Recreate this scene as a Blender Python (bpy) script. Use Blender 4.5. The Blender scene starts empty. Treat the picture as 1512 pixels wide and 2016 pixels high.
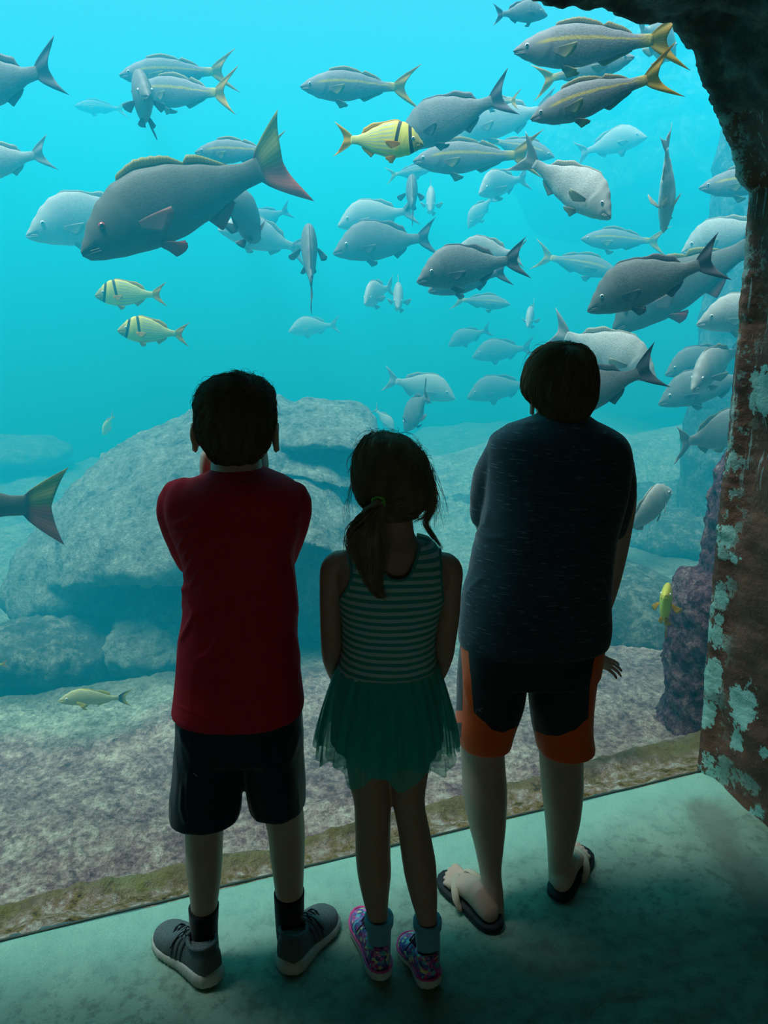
import bpy, bmesh, math, random
from mathutils import Vector, Matrix, noise, Quaternion
PI = math.pi
R = math.radians
V = Vector
S = bpy.context.scene
COL = S.collection
random.seed(7)

# ------------------------------------------------------------------ camera
H_CAM, PITCH, FPX = 1.55, R(15.0), 1514.0
cam = bpy.data.objects.new('camera', bpy.data.cameras.new('camera'))
COL.objects.link(cam)
S.camera = cam
cam.location = (0, 0, H_CAM)
cam.rotation_euler = (PI / 2 - PITCH, 0, 0)
cam.data.sensor_fit = 'VERTICAL'
cam.data.sensor_height = 24
cam.data.lens = 24 * FPX / 2016
cam.data.clip_start = 0.05

# ------------------------------------------------------------------ sky, sun, exposure
world = bpy.data.worlds.new('sky')
S.world = world
world.use_nodes = True
wb = world.node_tree.nodes['Background']
wb.inputs[0].default_value = (0.48, 0.86, 0.98, 1)
wb.inputs[1].default_value = 0.44
sun = bpy.data.objects.new('sun', bpy.data.lights.new('sun', 'SUN'))
COL.objects.link(sun)
sun.data.energy = 17.5
sun.data.angle = R(34)
sun.data.color = (0.82, 0.96, 1.10)
sun.rotation_euler = V((0.24, 0.12, -1)).to_track_quat('-Z', 'Y').to_euler()
# soft fill lamp added out of view behind the camera to brighten the room
back_fill = bpy.data.objects.new('entrance_daylight', bpy.data.lights.new('entrance_daylight', 'AREA'))
COL.objects.link(back_fill)
back_fill.data.shape = 'RECTANGLE'; back_fill.data.size = 2.4; back_fill.data.size_y = 1.3
back_fill.data.energy = 8.5
back_fill.data.color = (0.66, 1.0, 0.84)
back_fill.location = (-0.4, -2.85, 0.7)
back_fill.rotation_euler = (PI / 2, 0, 0)
S.view_settings.view_transform = 'Standard'
S.view_settings.look = 'None'
S.view_settings.exposure = 0.0
S.view_settings.gamma = 1.0
S.view_settings.use_curve_mapping = False
S.cycles.volume_bounces = 0
S.cycles.max_bounces = 8
S.cycles.diffuse_bounces = 4
S.cycles.transparent_max_bounces = 16
S.cycles.caustics_reflective = False
S.cycles.caustics_refractive = False
S.cycles.use_denoising = True

# ------------------------------------------------------------------ picture -> place
def ray(u, v):
    dx, dy = (u - 756) / FPX, -(v - 1008) / FPX
    return V((dx, math.cos(PITCH) + dy * math.sin(PITCH), -math.sin(PITCH) + dy * math.cos(PITCH)))
CAM = V((0, 0, H_CAM))
def PY(u, v, y):
    r = ray(u, v)
    return CAM + r * (y / r.y)
def PD(u, v, d):
    return CAM + ray(u, v) * d
def PZ(u, v, z=0.0):
    r = ray(u, v)
    return CAM + r * ((z - H_CAM) / r.z)
def pix(p):
    q = p - CAM
    d = q.y * math.cos(PITCH) - q.z * math.sin(PITCH)
    return 756 + FPX * q.x / d, 1008 - FPX * (q.y * math.sin(PITCH) + q.z * math.cos(PITCH)) / d

# ------------------------------------------------------------------ helpers
def link(name, mesh, mats=None, parent=None, smooth=True):
    if mats:
        for m in (mats if isinstance(mats, (list, tuple)) else [mats]):
            mesh.materials.append(m)
    if smooth:
        mesh.polygons.foreach_set('use_smooth', [True] * len(mesh.polygons))
    o = bpy.data.objects.new(name, mesh)
    COL.objects.link(o)
    if parent is not None:
        o.parent = parent
    return o
def to_mesh(bm, name='mesh'):
    bmesh.ops.recalc_face_normals(bm, faces=bm.faces)
    me = bpy.data.meshes.new(name)
    bm.to_mesh(me)
    bm.free()
    return me
def obj(name, bm, mats, parent=None, smooth=True, world=None):
    """link a bmesh as one object; world=root keeps world-space vertices under an Empty"""
    o = link(name, to_mesh(bm, name), mats, parent, smooth)
    if world is not None:
        o.location = -world.location
    return o
def tag(o, label=None, cat=None, group=None, kind=None):
    if label: o['label'] = label
    if cat: o['category'] = cat
    if group: o['group'] = group
    if kind: o['kind'] = kind
    return o
def empty(name, loc, label, cat, group=None):
    o = bpy.data.objects.new(name, None)
    o.empty_display_size = 0.05
    COL.objects.link(o)
    o.location = loc
    return tag(o, label, cat, group)
def ring(c, A, B, n=24, e=2.0):
    out = []
    for k in range(n):
        a = 2 * PI * k / n
        ca, sa = math.cos(a), math.sin(a)
        x = math.copysign(abs(ca) ** (2 / e), ca)
        y = math.copysign(abs(sa) ** (2 / e), sa)
        out.append(c + A * x + B * y)
    return out
def loft(bm, rings, cap=True, close=True):
    vs = [[bm.verts.new(p) for p in r] for r in rings]
    n = len(rings[0])
    for a, b in zip(vs, vs[1:]):
        for k in range(n if close else n - 1):
            bm.faces.new((a[k], a[(k + 1) % n], b[(k + 1) % n], b[k]))
    if cap:
        bm.faces.new(vs[0][::-1]); bm.faces.new(vs[-1])
    return vs
def tube(bm, pts, rad, n=12, flat=1.0, up=None, cap_round=True):
    """tapered tube along points; flat squeezes the second axis"""
    pts = [V(p) for p in pts]
    if not isinstance(rad, (list, tuple)): rad = [rad] * len(pts)
    t = (pts[1] - pts[0]).normalized()
    ref = V(up) if up is not None else (V((0, 0, 1)) if abs(t.z) < 0.9 else V((1, 0, 0)))
    rings = []
    N = len(pts)
    for i in range(N):
        t = (pts[min(i + 1, N - 1)] - pts[max(i - 1, 0)]).normalized()
        a = (ref - t * ref.dot(t)).normalized()
        if up is None: ref = a
        b = t.cross(a)
        if i == 0 and cap_round:
            for q in (0.25, 0.7):
                rings.append(ring(pts[0] - t * rad[0] * math.sqrt(1 - q * q), a * rad[0] * flat * q, b * rad[0] * q, n))
        rings.append(ring(pts[i], a * rad[i] * flat, b * rad[i], n))
        if i == N - 1 and cap_round:
            for q in (0.7, 0.25):
                rings.append(ring(pts[i] + t * rad[i] * math.sqrt(1 - q * q), a * rad[i] * flat * q, b * rad[i] * q, n))
    return loft(bm, rings)
def ell(bm, c, r, rot=None, seg=24, rings_=16):
    M = Matrix.Translation(c)
    if rot is not None: M = M @ rot.to_matrix().to_4x4()
    M = M @ Matrix.Diagonal((r[0], r[1], r[2], 1))
    bmesh.ops.create_uvsphere(bm, u_segments=seg, v_segments=rings_, radius=1.0, matrix=M)
def bx(bm, c, s, rot=None):
    M = Matrix.Translation(c)
    if rot is not None: M = M @ rot.to_matrix().to_4x4()
    bmesh.ops.create_cube(bm, size=1.0, matrix=M @ Matrix.Diagonal((s[0], s[1], s[2], 1)))
def catmull(pts, n):
    """n points along a smooth curve through pts (any dimension tuples)"""
    P = [tuple(p) for p in pts]
    P = [tuple(2 * a - b for a, b in zip(P[0], P[1]))] + P + [tuple(2 * a - b for a, b in zip(P[-1], P[-2]))]
    out, m = [], len(P) - 3
    for i in range(n):
        t = i * m / (n - 1)
        k = min(int(t), m - 1); t -= k
        p0, p1, p2, p3 = P[k:k + 4]
        out.append(tuple(0.5 * (2 * b + (c - a) * t + (2 * a - 5 * b + 4 * c - d) * t * t + (3 * b - a - 3 * c + d) * t ** 3)
                         for a, b, c, d in zip(p0, p1, p2, p3)))
    return out
def lerp1(tab, x):
    if x <= tab[0][0]: return tab[0][1]
    for (a, b), (c, d) in zip(tab, tab[1:]):
        if x <= c:
            t = (x - a) / (c - a); t = t * t * (3 - 2 * t) * 0.5 + t * 0.5
            return b + (d - b) * t
    return tab[-1][1]
def remesh(bm, voxel, smooth=4, name='mesh'):
    """union of closed shells into one continuous surface"""
    me = to_mesh(bm)
    o = bpy.data.objects.new('tmp', me); COL.objects.link(o)
    r = o.modifiers.new('r', 'REMESH'); r.mode = 'VOXEL'; r.voxel_size = voxel
    if smooth:
        s = o.modifiers.new('s', 'SMOOTH'); s.factor = 0.5; s.iterations = smooth
    dg = bpy.context.evaluated_depsgraph_get(); dg.update()
    out = bpy.data.meshes.new_from_object(o.evaluated_get(dg))
    out.name = name
    bpy.data.objects.remove(o); bpy.data.meshes.remove(me)
    return out
def displace(me, f):
    """move every vertex along its normal by f(co, normal)"""
    nor = [v.normal.copy() for v in me.vertices]
    for v, n in zip(me.vertices, nor):
        d = f(v.co, n)
        if isinstance(d, Vector): v.co = v.co + d
        elif d: v.co = v.co + n * d
    me.update()
def fattr(me, name, f):
    a = me.attributes.new(name, 'FLOAT', 'POINT')
    a.data.foreach_set('value', [f(v.co) for v in me.vertices])
nz = lambda p, s=1.0: noise.noise(V(p) * s)
def fbm(p, s=1.0, o=4):
    return noise.fractal(V(p) * s, 1.0, 2.0, o)

# ------------------------------------------------------------------ material helper
class Mat:
    def __init__(m, name, base=(0.5, 0.5, 0.5), rough=0.7, spec=0.3, **kw):
        m.m = bpy.data.materials.new(name); m.m.use_nodes = True
        m.nt = m.m.node_tree; m.n = m.nt.nodes; m.l = m.nt.links
        m.b = m.n['Principled BSDF']
        m.b.inputs['Base Color'].default_value = (*base, 1)
        m.b.inputs['Roughness'].default_value = rough
        m.b.inputs['Specular IOR Level'].default_value = spec
        for k, v in kw.items(): m.b.inputs[k.replace('_', ' ')].default_value = v
    def node(m, t, **kw):
        n = m.n.new(t)
        for k, v in kw.items():
            if hasattr(n, k) and k not in n.inputs.keys(): setattr(n, k, v)
            else: n.inputs[k].default_value = v
        return n
    def coord(m, scale=(1, 1, 1), kind='Object', rot=(0, 0, 0)):
        c = m.node('ShaderNodeTexCoord'); p = m.node('ShaderNodeMapping')
        p.inputs['Scale'].default_value = scale; p.inputs['Rotation'].default_value = rot
        m.l.new(c.outputs[kind], p.inputs[0]); return p.outputs[0]
    def noise(m, scale, detail=4, vec=None, rough=0.55, dist=0.0):
        n = m.node('ShaderNodeTexNoise'); n.inputs['Scale'].default_value = scale
        n.inputs['Detail'].default_value = detail; n.inputs['Roughness'].default_value = rough; n.inputs['Distortion'].default_value = dist
        m.l.new(vec if vec is not None else m.coord(), n.inputs['Vector']); return n.outputs['Fac']
    def voro(m, scale, vec=None, feature='F1', out='Distance'):
        n = m.node('ShaderNodeTexVoronoi'); n.feature = feature; n.inputs['Scale'].default_value = scale
        m.l.new(vec if vec is not None else m.coord(), n.inputs['Vector']); return n.outputs[out]
    def ramp(m, fac, stops, interp='LINEAR'):
        r = m.node('ShaderNodeValToRGB'); e = r.color_ramp.elements; r.color_ramp.interpolation = interp
        while len(e) < len(stops): e.new(0.5)
        for q, (p, c) in zip(e, stops):
            q.position = p; q.color = (*c, 1) if len(c) == 3 else c
        m.l.new(fac, r.inputs[0]); return r.outputs[0]
    def step(m, fac, a, b):
        n = m.node('ShaderNodeMapRange'); n.interpolation_type = 'SMOOTHSTEP'
        n.inputs[1].default_value = a; n.inputs[2].default_value = b
        m.l.new(fac, n.inputs[0]); return n.outputs[0]
    def math(m, op, a, b=None, c=None):
        n = m.node('ShaderNodeMath', operation=op)
        for i, x in enumerate((a, b, c)):
            if x is None: continue
            if isinstance(x, (int, float)): n.inputs[i].default_value = x
            else: m.l.new(x, n.inputs[i])
        return n.outputs[0]
    def mix(m, fac, a, b, blend='MIX'):
        n = m.node('ShaderNodeMix', data_type='RGBA', blend_type=blend)
        for s, x in ((0, fac), (6, a), (7, b)):
            if isinstance(x, (int, float)): n.inputs[s].default_value = x
            elif isinstance(x, tuple): n.inputs[s].default_value = (*x, 1)
            else: m.l.new(x, n.inputs[s])
        return n.outputs[2]
    def attr(m, name, out='Fac'):
        n = m.node('ShaderNodeAttribute'); n.attribute_name = name; return n.outputs[out]
    def sep(m, vec):
        n = m.node('ShaderNodeSeparateXYZ'); m.l.new(vec, n.inputs[0]); return n.outputs
    def color(m, c): m.l.new(c, m.b.inputs['Base Color']); return m
    def bump(m, h, strength=0.5, dist=0.01):
        n = m.node('ShaderNodeBump'); n.inputs['Strength'].default_value = strength; n.inputs['Distance'].default_value = dist
        m.l.new(h, n.inputs['Height']); m.l.new(n.outputs[0], m.b.inputs['Normal']); return m

# ------------------------------------------------------------------ the window plane
GA = R(19.6)
GD, GN = V((math.cos(GA), math.sin(GA), 0)), V((-math.sin(GA), math.cos(GA), 0))
G0 = V((-0.968, 1.593, 0))
def PG(u, v, off=0.0):
    r = ray(u, v)
    t = (G0 + GN * off - CAM).dot(GN) / r.dot(GN)
    return CAM + r * t
def SN(s, n, z=0.0):
    return G0 + GD * s + GN * n + V((0, 0, z))
def sn(p):
    q = p - G0
    return q.dot(GD), q.dot(GN)
# ------------------------------------------------------------------ water
wm = bpy.data.materials.new('sea_water'); wm.use_nodes = True
nt = wm.node_tree; nt.nodes.clear()
no = nt.nodes.new('ShaderNodeOutputMaterial'); na = nt.nodes.new('ShaderNodeVolumeScatter')
nb = nt.nodes.new('ShaderNodeVolumeAbsorption'); nc = nt.nodes.new('ShaderNodeAddShader')
na.inputs['Color'].default_value = (0.012, 0.68, 1.0, 1); na.inputs['Density'].default_value = 0.32
na.inputs['Anisotropy'].default_value = 0.0
nb.inputs['Color'].default_value = (0.0, 0.80, 1.0, 1); nb.inputs['Density'].default_value = 0.25
nt.links.new(na.outputs[0], nc.inputs[0]); nt.links.new(nb.outputs[0], nc.inputs[1]); nt.links.new(nc.outputs[0], no.inputs['Volume'])
WZ0, WZ1 = -4.0, 4.1
def snbox(bm, s0, s1, n0, n1, z0, z1):
    a = [bm.verts.new(SN(s, n, z)) for z in (z0, z1) for s, n in ((s0, n0), (s1, n0), (s1, n1), (s0, n1))]
    for f in ((3, 2, 1, 0), (4, 5, 6, 7), (0, 1, 5, 4), (1, 2, 6, 5), (2, 3, 7, 6), (3, 0, 4, 7)):
        bm.faces.new([a[i] for i in f])
bm = bmesh.new(); snbox(bm, -7, 12, 0.045, 21, WZ0, WZ1)
water = obj('tank_water', bm, wm, smooth=False); tag(water, 'clear blue-green sea water filling the tank behind the window', 'water', kind='stuff')

# glass: a thick clear acrylic sheet standing on the ledge
gm = bpy.data.materials.new('clear_acrylic'); gm.use_nodes = True
nt = gm.node_tree; nt.nodes.clear()
no = nt.nodes.new('ShaderNodeOutputMaterial'); na = nt.nodes.new('ShaderNodeBsdfTransparent')
na.inputs[0].default_value = (1, 1, 1, 1); nt.links.new(na.outputs[0], no.inputs['Surface'])
bm = bmesh.new(); snbox(bm, -2.6, 2.95, 0.004, 0.042, -0.06, 3.4)
pane = obj('window_1', bm, gm, smooth=False); tag(pane, 'large clear viewing window between the walkway and the tank', 'window', kind='structure')

# ------------------------------------------------------------------ walkway floor
m = Mat('worn_concrete', rough=0.62, spec=0.5)
co = m.coord()
big = m.noise(1.6, 4, co); mid = m.noise(7, 6, co, 0.65); fine = m.noise(90, 3, co, 0.6)
peb = m.voro(290, co); peb2 = m.voro(70, co)
sx = m.sep(co)
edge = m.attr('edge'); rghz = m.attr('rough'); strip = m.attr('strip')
c = m.ramp(m.math('ADD', m.math('MULTIPLY', big, 0.5), m.math('MULTIPLY', mid, 0.5)), [(0.30, (0.11, 0.18, 0.125)), (0.5, (0.23, 0.36, 0.26)), (0.68, (0.34, 0.48, 0.35))])
speck = m.step(peb, 0.22, 0.10)
c = m.mix(m.math('MULTIPLY', speck, m.math('MULTIPLY', m.step(fine, 0.42, 0.55), 0.8)), c, (0.85, 0.95, 0.88))
dark = m.step(m.noise(28, 5, co, 0.7), 0.52, 0.36)
c = m.mix(m.math('MULTIPLY', dark, 0.45), c, (0.07, 0.09, 0.07))
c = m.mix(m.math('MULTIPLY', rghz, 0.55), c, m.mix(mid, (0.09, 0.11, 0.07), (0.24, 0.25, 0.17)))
c = m.mix(m.math('MULTIPLY', edge, 0.85), c, m.mix(mid, (0.17, 0.42, 0.33), (0.30, 0.60, 0.47)))  # teal tank light on the ledge, painted into the concrete near the pane
c = m.mix(m.math('MULTIPLY', strip, 0.75), c, m.mix(big, (0.08, 0.12, 0.10), (0.22, 0.27, 0.2)))
m.color(c)
hgt = m.math('ADD', m.math('MULTIPLY', m.step(peb, 0.0, 0.5), -0.25), m.math('MULTIPLY', m.noise(30, 6, co, 0.7), m.math('ADD', 0.5, m.math('MULTIPLY', rghz, 2.2))))
m.bump(m.math('ADD', hgt, m.math('MULTIPLY', m.noise(170, 4, co, 0.7), 0.8)), 0.9, 0.005)
m.l.new(m.math('ADD', 0.42, m.math('MULTIPLY', mid, 0.35)), m.b.inputs['Roughness'])
CONC = m.m
def seg_dist(p, a, b):
    ab = b - a; t = max(0, min(1, (p - a).dot(ab) / ab.dot(ab)))
    return (p - (a + ab * t)).length
def poly_dist(p, pts):
    return min(seg_dist(p, a, b) for a, b in zip(pts, pts[1:]))
ridge1 = [PZ(u, v).to_2d() for u, v in ((860, 1842), (1000, 1850), (1100, 1835), (1200, 1812), (1300, 1800), (1420, 1790))]
strip_pl = [PZ(u, v).to_2d() for u, v in ((1395, 1600), (1415, 1680), (1450, 1700), (1500, 1760), (1560, 1850), (1640, 1990))]
def sstep(x, a, b):
    t = max(0, min(1, (x - a) / (b - a))); return t * t * (3 - 2 * t)
bm = bmesh.new()
NS, NN = 190, 200
grid = []
ss = [-2.75 + 5.9 * i / NS for i in range(NS + 1)]
nn = [0.0 - 1.5 * (j / 150) if j <= 150 else -1.5 - 3.2 * (j - 150) / (NN - 150) for j in range(NN + 1)]
fatt = {}
for i, s in enumerate(ss):
    row = []
    for j, n in enumerate(nn):
        p = SN(s, n)
        e = 0.012 * fbm((s * 2.2, 0, 3.1)) if j == 0 else 0
        p2 = p.to_2d()
        wob = 0.03 * nz((s * 5, n * 5, 0)) + 0.012 * nz((s * 17, n * 17, 2))
        dr = poly_dist(p2, ridge1); side = 1 if p.y < 1.80 + 0.24 * (p.x - 0.2) + wob else 0
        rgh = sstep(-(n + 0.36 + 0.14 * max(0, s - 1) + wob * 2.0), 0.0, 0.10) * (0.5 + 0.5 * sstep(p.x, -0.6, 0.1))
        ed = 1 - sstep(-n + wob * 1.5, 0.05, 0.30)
        ds = poly_dist(p2, strip_pl)
        st = 1 - sstep(ds + wob * 0.8, 0.055, 0.10)
        st *= sstep(p.x, 0.95, 1.0)
        z = 0.0035 * fbm((s * 4, n * 4, 0)) + rgh * 0.009 * fbm((s * 20, n * 20, 5)) - 0.012 * st - 0.006 * rgh
        z += 0.004 * math.exp(-((-(n + 0.36 + 0.14 * max(0, s - 1) + wob * 2)) / 0.02) ** 2) * max(0, fbm((s * 9, n * 9, 9)) + .4)
        z = min(z, 0.007) - 0.003
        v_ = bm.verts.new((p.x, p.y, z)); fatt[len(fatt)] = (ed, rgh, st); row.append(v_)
    grid.append(row)
for i in range(NS):
    for j in range(NN):
        bm.faces.new((grid[i][j], grid[i + 1][j], grid[i + 1][j + 1], grid[i][j + 1]))
low = [bm.verts.new(SN(s, 0.0, -0.3)) for s in ss]
for i in range(NS):
    bm.faces.new((grid[i][0], low[i], low[i + 1], grid[i + 1][0]))
for k in range(len(low)): fatt[len(fatt)] = (0.6, 0, 0)
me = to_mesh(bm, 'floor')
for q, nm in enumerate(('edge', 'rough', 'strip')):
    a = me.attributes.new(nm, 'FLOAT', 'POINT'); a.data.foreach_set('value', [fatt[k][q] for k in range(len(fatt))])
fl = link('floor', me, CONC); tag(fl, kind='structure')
# thin dark joint at the foot of the pane
bm = bmesh.new()
pts = [SN(s, 0.012 + 0.004 * nz((s * 6, 1, 1)), -0.006) for s in [-2.6 + 0.05 * k for k in range(104)]]
tube(bm, pts, 0.004, 6)
tag(obj('trim_1', bm, Mat('dark_sealant', (0.03, 0.06, 0.05), 0.6).m), kind='structure')

# ------------------------------------------------------------------ cave of painted rock around the window
edge_px = [(1378, 1590), (1381, 1548), (1384, 1500), (1392, 1400), (1397, 1320), (1406, 1210), (1413, 1120), (1420, 1040), (1428, 970), (1438, 890),
           (1446, 810), (1455, 720), (1462, 640), (1469, 560), (1476, 480), (1482, 400), (1484, 378), (1462, 352), (1455, 320), (1432, 255),
           (1410, 205), (1392, 165), (1372, 118), (1350, 78), (1334, 47), (1270, 38), (1200, 24), (1130, 14), (1050, 2), (960, -16), (820, -50), (600, -100),
           (300, -150), (0, -190), (-250, -160), (-420, 0), (-500, 300), (-540, 800), (-560, 1300), (-600, 1900), (-620, 2150)]
NE = 420
ec = [PG(u, v, 0.0) for u, v in edge_px]
# resample by arc length
acc = [0]
for a, b in zip(ec, ec[1:]): acc.append(acc[-1] + (b - a).length)
def along(L):
    for k in range(len(ec) - 1):
        if L <= acc[k + 1] or k == len(ec) - 2:
            t = (L - acc[k]) / (acc[k + 1] - acc[k]); return ec[k].lerp(ec[k + 1], min(1, t))
LIM = [acc[24], acc[33]]  # corner on the right, corner on the left
wmid = SN(1.0, 0, 1.3)
js = [0.0, 0.012, 0.03, 0.05] + [0.05 + 0.03 * k for k in range(1, 34)] + [1.07 + 0.18 * k for k in range(1, 20)]
m = Mat('painted_rock', rough=0.72, spec=0.4)
co = m.coord(); xyz = m.sep(co)
n1 = m.noise(3.0, 6, co, 0.65); n2 = m.noise(14, 6, co, 0.7); n3 = m.noise(45, 4, co, 0.6)
brown = m.ramp(m.math('ADD', m.math('MULTIPLY', n1, 0.6), m.math('MULTIPLY', n2, 0.4)), [(0.32, (0.030, 0.014, 0.009)), (0.5, (0.12, 0.050, 0.030)), (0.66, (0.22, 0.095, 0.050))])
patch = m.attr('patch')
pf = m.step(m.math('ADD', patch, m.math('ADD', m.math('MULTIPLY', m.math('SUBTRACT', n3, 0.5), 0.9), m.math('MULTIPLY', m.math('SUBTRACT', n2, 0.5), 1.3))), 0.50, 0.54)
fleck = m.math('MULTIPLY', m.step(m.noise(11, 7, co, 0.75), 0.515, 0.54), m.attr('fleck'))
streak = m.math('MULTIPLY', m.step(m.noise(1.0, 5, m.coord((60, 60, 3.5)), 0.6), 0.59, 0.63), m.attr('streak'))
teal = m.mix(n2, (0.10, 0.30, 0.26), (0.42, 0.66, 0.58))
c = m.mix(pf, brown, teal)
c = m.mix(m.math('MULTIPLY', fleck, 0.8), c, teal)
c = m.mix(m.math('MULTIPLY', streak, 0.65), c, m.mix(n2, (0.16, 0.26, 0.22), (0.5, 0.6, 0.55)))
rock = m.ramp(n2, [(0.3, (0.012, 0.014, 0.010)), (0.5, (0.045, 0.038, 0.025)), (0.68, (0.12, 0.13, 0.09)), (0.8, (0.18, 0.32, 0.26))])
c = m.mix(m.attr('raw'), c, rock)
m.color(c)
m.bump(m.math('ADD', m.math('MULTIPLY', n2, 0.7), m.math('ADD', m.math('MULTIPLY', n3, 0.35), m.math('MULTIPLY', pf, -0.25))), 0.7, 0.02)
ROCKP = m.m
blobs = [((1463, 1385), 26, 46), ((1450, 1462), 12, 22), ((1502, 770), 26, 46), ((1430, 1055), 16, 26), ((1447, 1102), 9, 11), ((1422, 1175), 12, 22), ((1410, 1250), 12, 30),
         ((1406, 1330), 14, 44), ((1398, 1400), 12, 30), ((1505, 1480), 10, 14), ((1415, 1220), 10, 16), ((1475, 1608), 7, 18), ((1497, 1600), 6, 14)]
def build_shell(name, L0, L1, n, kind='structure'):
    bm = bmesh.new(); rows = []; meta = []
    for i in range(n + 1):
        L = L0 + (L1 - L0) * i / n
        e = along(L)
        out = (e - wmid); out -= GN * out.dot(GN); out.normalize()
        onfloor = out.z < -0.3
        jag = 0.018 * fbm((L * 9, 0, 0)) + 0.010 * noise.noise(V((L * 38, 3, 0))) + 0.006 * noise.noise(V((L * 110, 3, 0)))
        lowp = 1 - sstep(e.z, 1.85, 2.0); jag *= 1 - 0.62 * lowp
        row = [bm.verts.new(e + out * (6 if out.z < 0.5 else max(0.4, (4.15 - e.z) / out.z)) + GN * 0.03), bm.verts.new(e + out * (0.012 + jag) + GN * 0.03)]
        meta += [(e, 9), (e, 0)]
        for j, q in enumerate(js):
            lat = V((0.24, -0.97, 0)) if e.x > 0 else V((0.30, -0.95, 0))
            p = e + lat * q
            p += out * (0.02 * sstep(q, 0, 0.05) + (0.05 * q if q < 1 else 0.05 + 0.16 * (q - 1)))
            a = 0.035 * fbm(p, 2.3) * min(1, q * 5 + 0.2) + 0.012 * fbm(p, 9) * min(1, q * 8 + 0.35)
            up_ = sstep(p.z, 2.0, 2.2)
            a += up_ * (0.05 * fbm(p, 3.5) + 0.02 * fbm(p, 14)) * min(1, q * 6 + 0.15)
            p += out * (a + jag * (1 - sstep(q, 0.01, 0.16 - 0.115 * lowp)))
            # course line across the pier and a shelf where rock begins
            row.append(bm.verts.new(p)); meta.append((p, q))
        rows.append(row)
    w = len(rows[0])
    for a, b in zip(rows, rows[1:]):
        for k in range(w - 1): bm.faces.new((a[k], b[k], b[k + 1], a[k + 1]))
    me = to_mesh(bm, name)
    P, FK, ST, RW = [], [], [], []
    for p, q in meta:
        u, v = pix(p)
        val = 0
        for (bu, bv), ru, rv in blobs:
            d = math.hypot((u - bu) / ru, (v - bv) / rv)
            if d < 2: val = max(val, 1 - d * 0.5)
        P.append(val if q < 3 else 0)
        FK.append((1 - sstep(q, 0.0, 0.10)) * (1 if p.z < 1.2 else 0.55) + (0.6 if p.z < 0.12 else 0) )
        ST.append(sstep(p.z, 0.95, 1.1)); RW.append(sstep(p.z + 0.05 * nz(p, 6), 1.98, 2.08))
    for nm, arr in (('patch', P), ('fleck', FK), ('streak', ST), ('raw', RW)):
        a = me.attributes.new(nm, 'FLOAT', 'POINT'); a.data.foreach_set('value', arr)
    o = link(name, me, ROCKP); tag(o, kind=kind); return o
build_shell('wall_right', 0, LIM[0], 330)
build_shell('ceiling', LIM[0], LIM[1], 150)
build_shell('wall_left', LIM[1], acc[-1], 60)
bm = bmesh.new()
bx(bm, (0, -3.1, 1.3), (9, 0.2, 6))
tag(obj('wall_back', bm, ROCKP, smooth=False), kind='structure')

# ------------------------------------------------------------------ tank bed
m = Mat('encrusted_bed', rough=0.9, spec=0.1)
co = m.coord(); w = m.attr('near')
n1 = m.noise(1.3, 5, co, 0.6); n2 = m.math('ADD', m.math('MULTIPLY', m.noise(7, 7, co, 0.75), 0.5), m.math('MULTIPLY', m.noise(30, 6, co, 0.8), 0.5)); n3 = m.noise(40, 5, co, 0.7); vz = m.voro(34, co)
sand = m.ramp(n2, [(0.36, (0.07, 0.045, 0.055)), (0.45, (0.28, 0.18, 0.18)), (0.52, (0.50, 0.38, 0.33)), (0.62, (0.85, 0.80, 0.64))])
grey = m.ramp(n2, [(0.36, (0.12, 0.15, 0.13)), (0.5, (0.40, 0.48, 0.38)), (0.62, (0.75, 0.85, 0.64))])
c = m.mix(m.step(m.math('ADD', m.math('MULTIPLY', m.attr('far'), 0.9), m.math('MULTIPLY', m.math('SUBTRACT', n1, 0.5), 0.9)), 0.2, 0.6), sand, grey)
c = m.mix(m.math('MULTIPLY', m.step(n3, 0.52, 0.38), 0.5), c, (0.07, 0.05, 0.06))
dark_bed = m.attr('dark_bed')
c = m.mix(m.math('MULTIPLY', dark_bed, 0.88), c, m.mix(n2, (0.025, 0.045, 0.04), (0.13, 0.16, 0.13)))  # darker band across the bed, beyond the pale sand
olive = m.attr('olive')
oc = m.ramp(m.noise(2.0, 3, co), [(0.35, (0.07, 0.07, 0.03)), (0.5, (0.22, 0.17, 0.04)), (0.65, (0.26, 0.28, 0.09))])
c = m.mix(m.math('MULTIPLY', olive, m.step(n2, 0.25, 0.6)), c, oc)
kc = m.ramp(m.noise(16, 6, co, 0.75), [(0.34, (0.04, 0.035, 0.03)), (0.45, (0.30, 0.22, 0.08)), (0.52, (0.42, 0.30, 0.24)), (0.60, (0.62, 0.58, 0.48)), (0.70, (0.85, 0.82, 0.72))])
c = m.mix(w, c, kc)
m.color(c)
m.bump(m.math('ADD', n2, m.math('MULTIPLY', m.math('SUBTRACT', n3, m.math('MULTIPLY', vz, 0.5)), 0.5)), 1.0, 0.05)
BED = m.m
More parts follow.
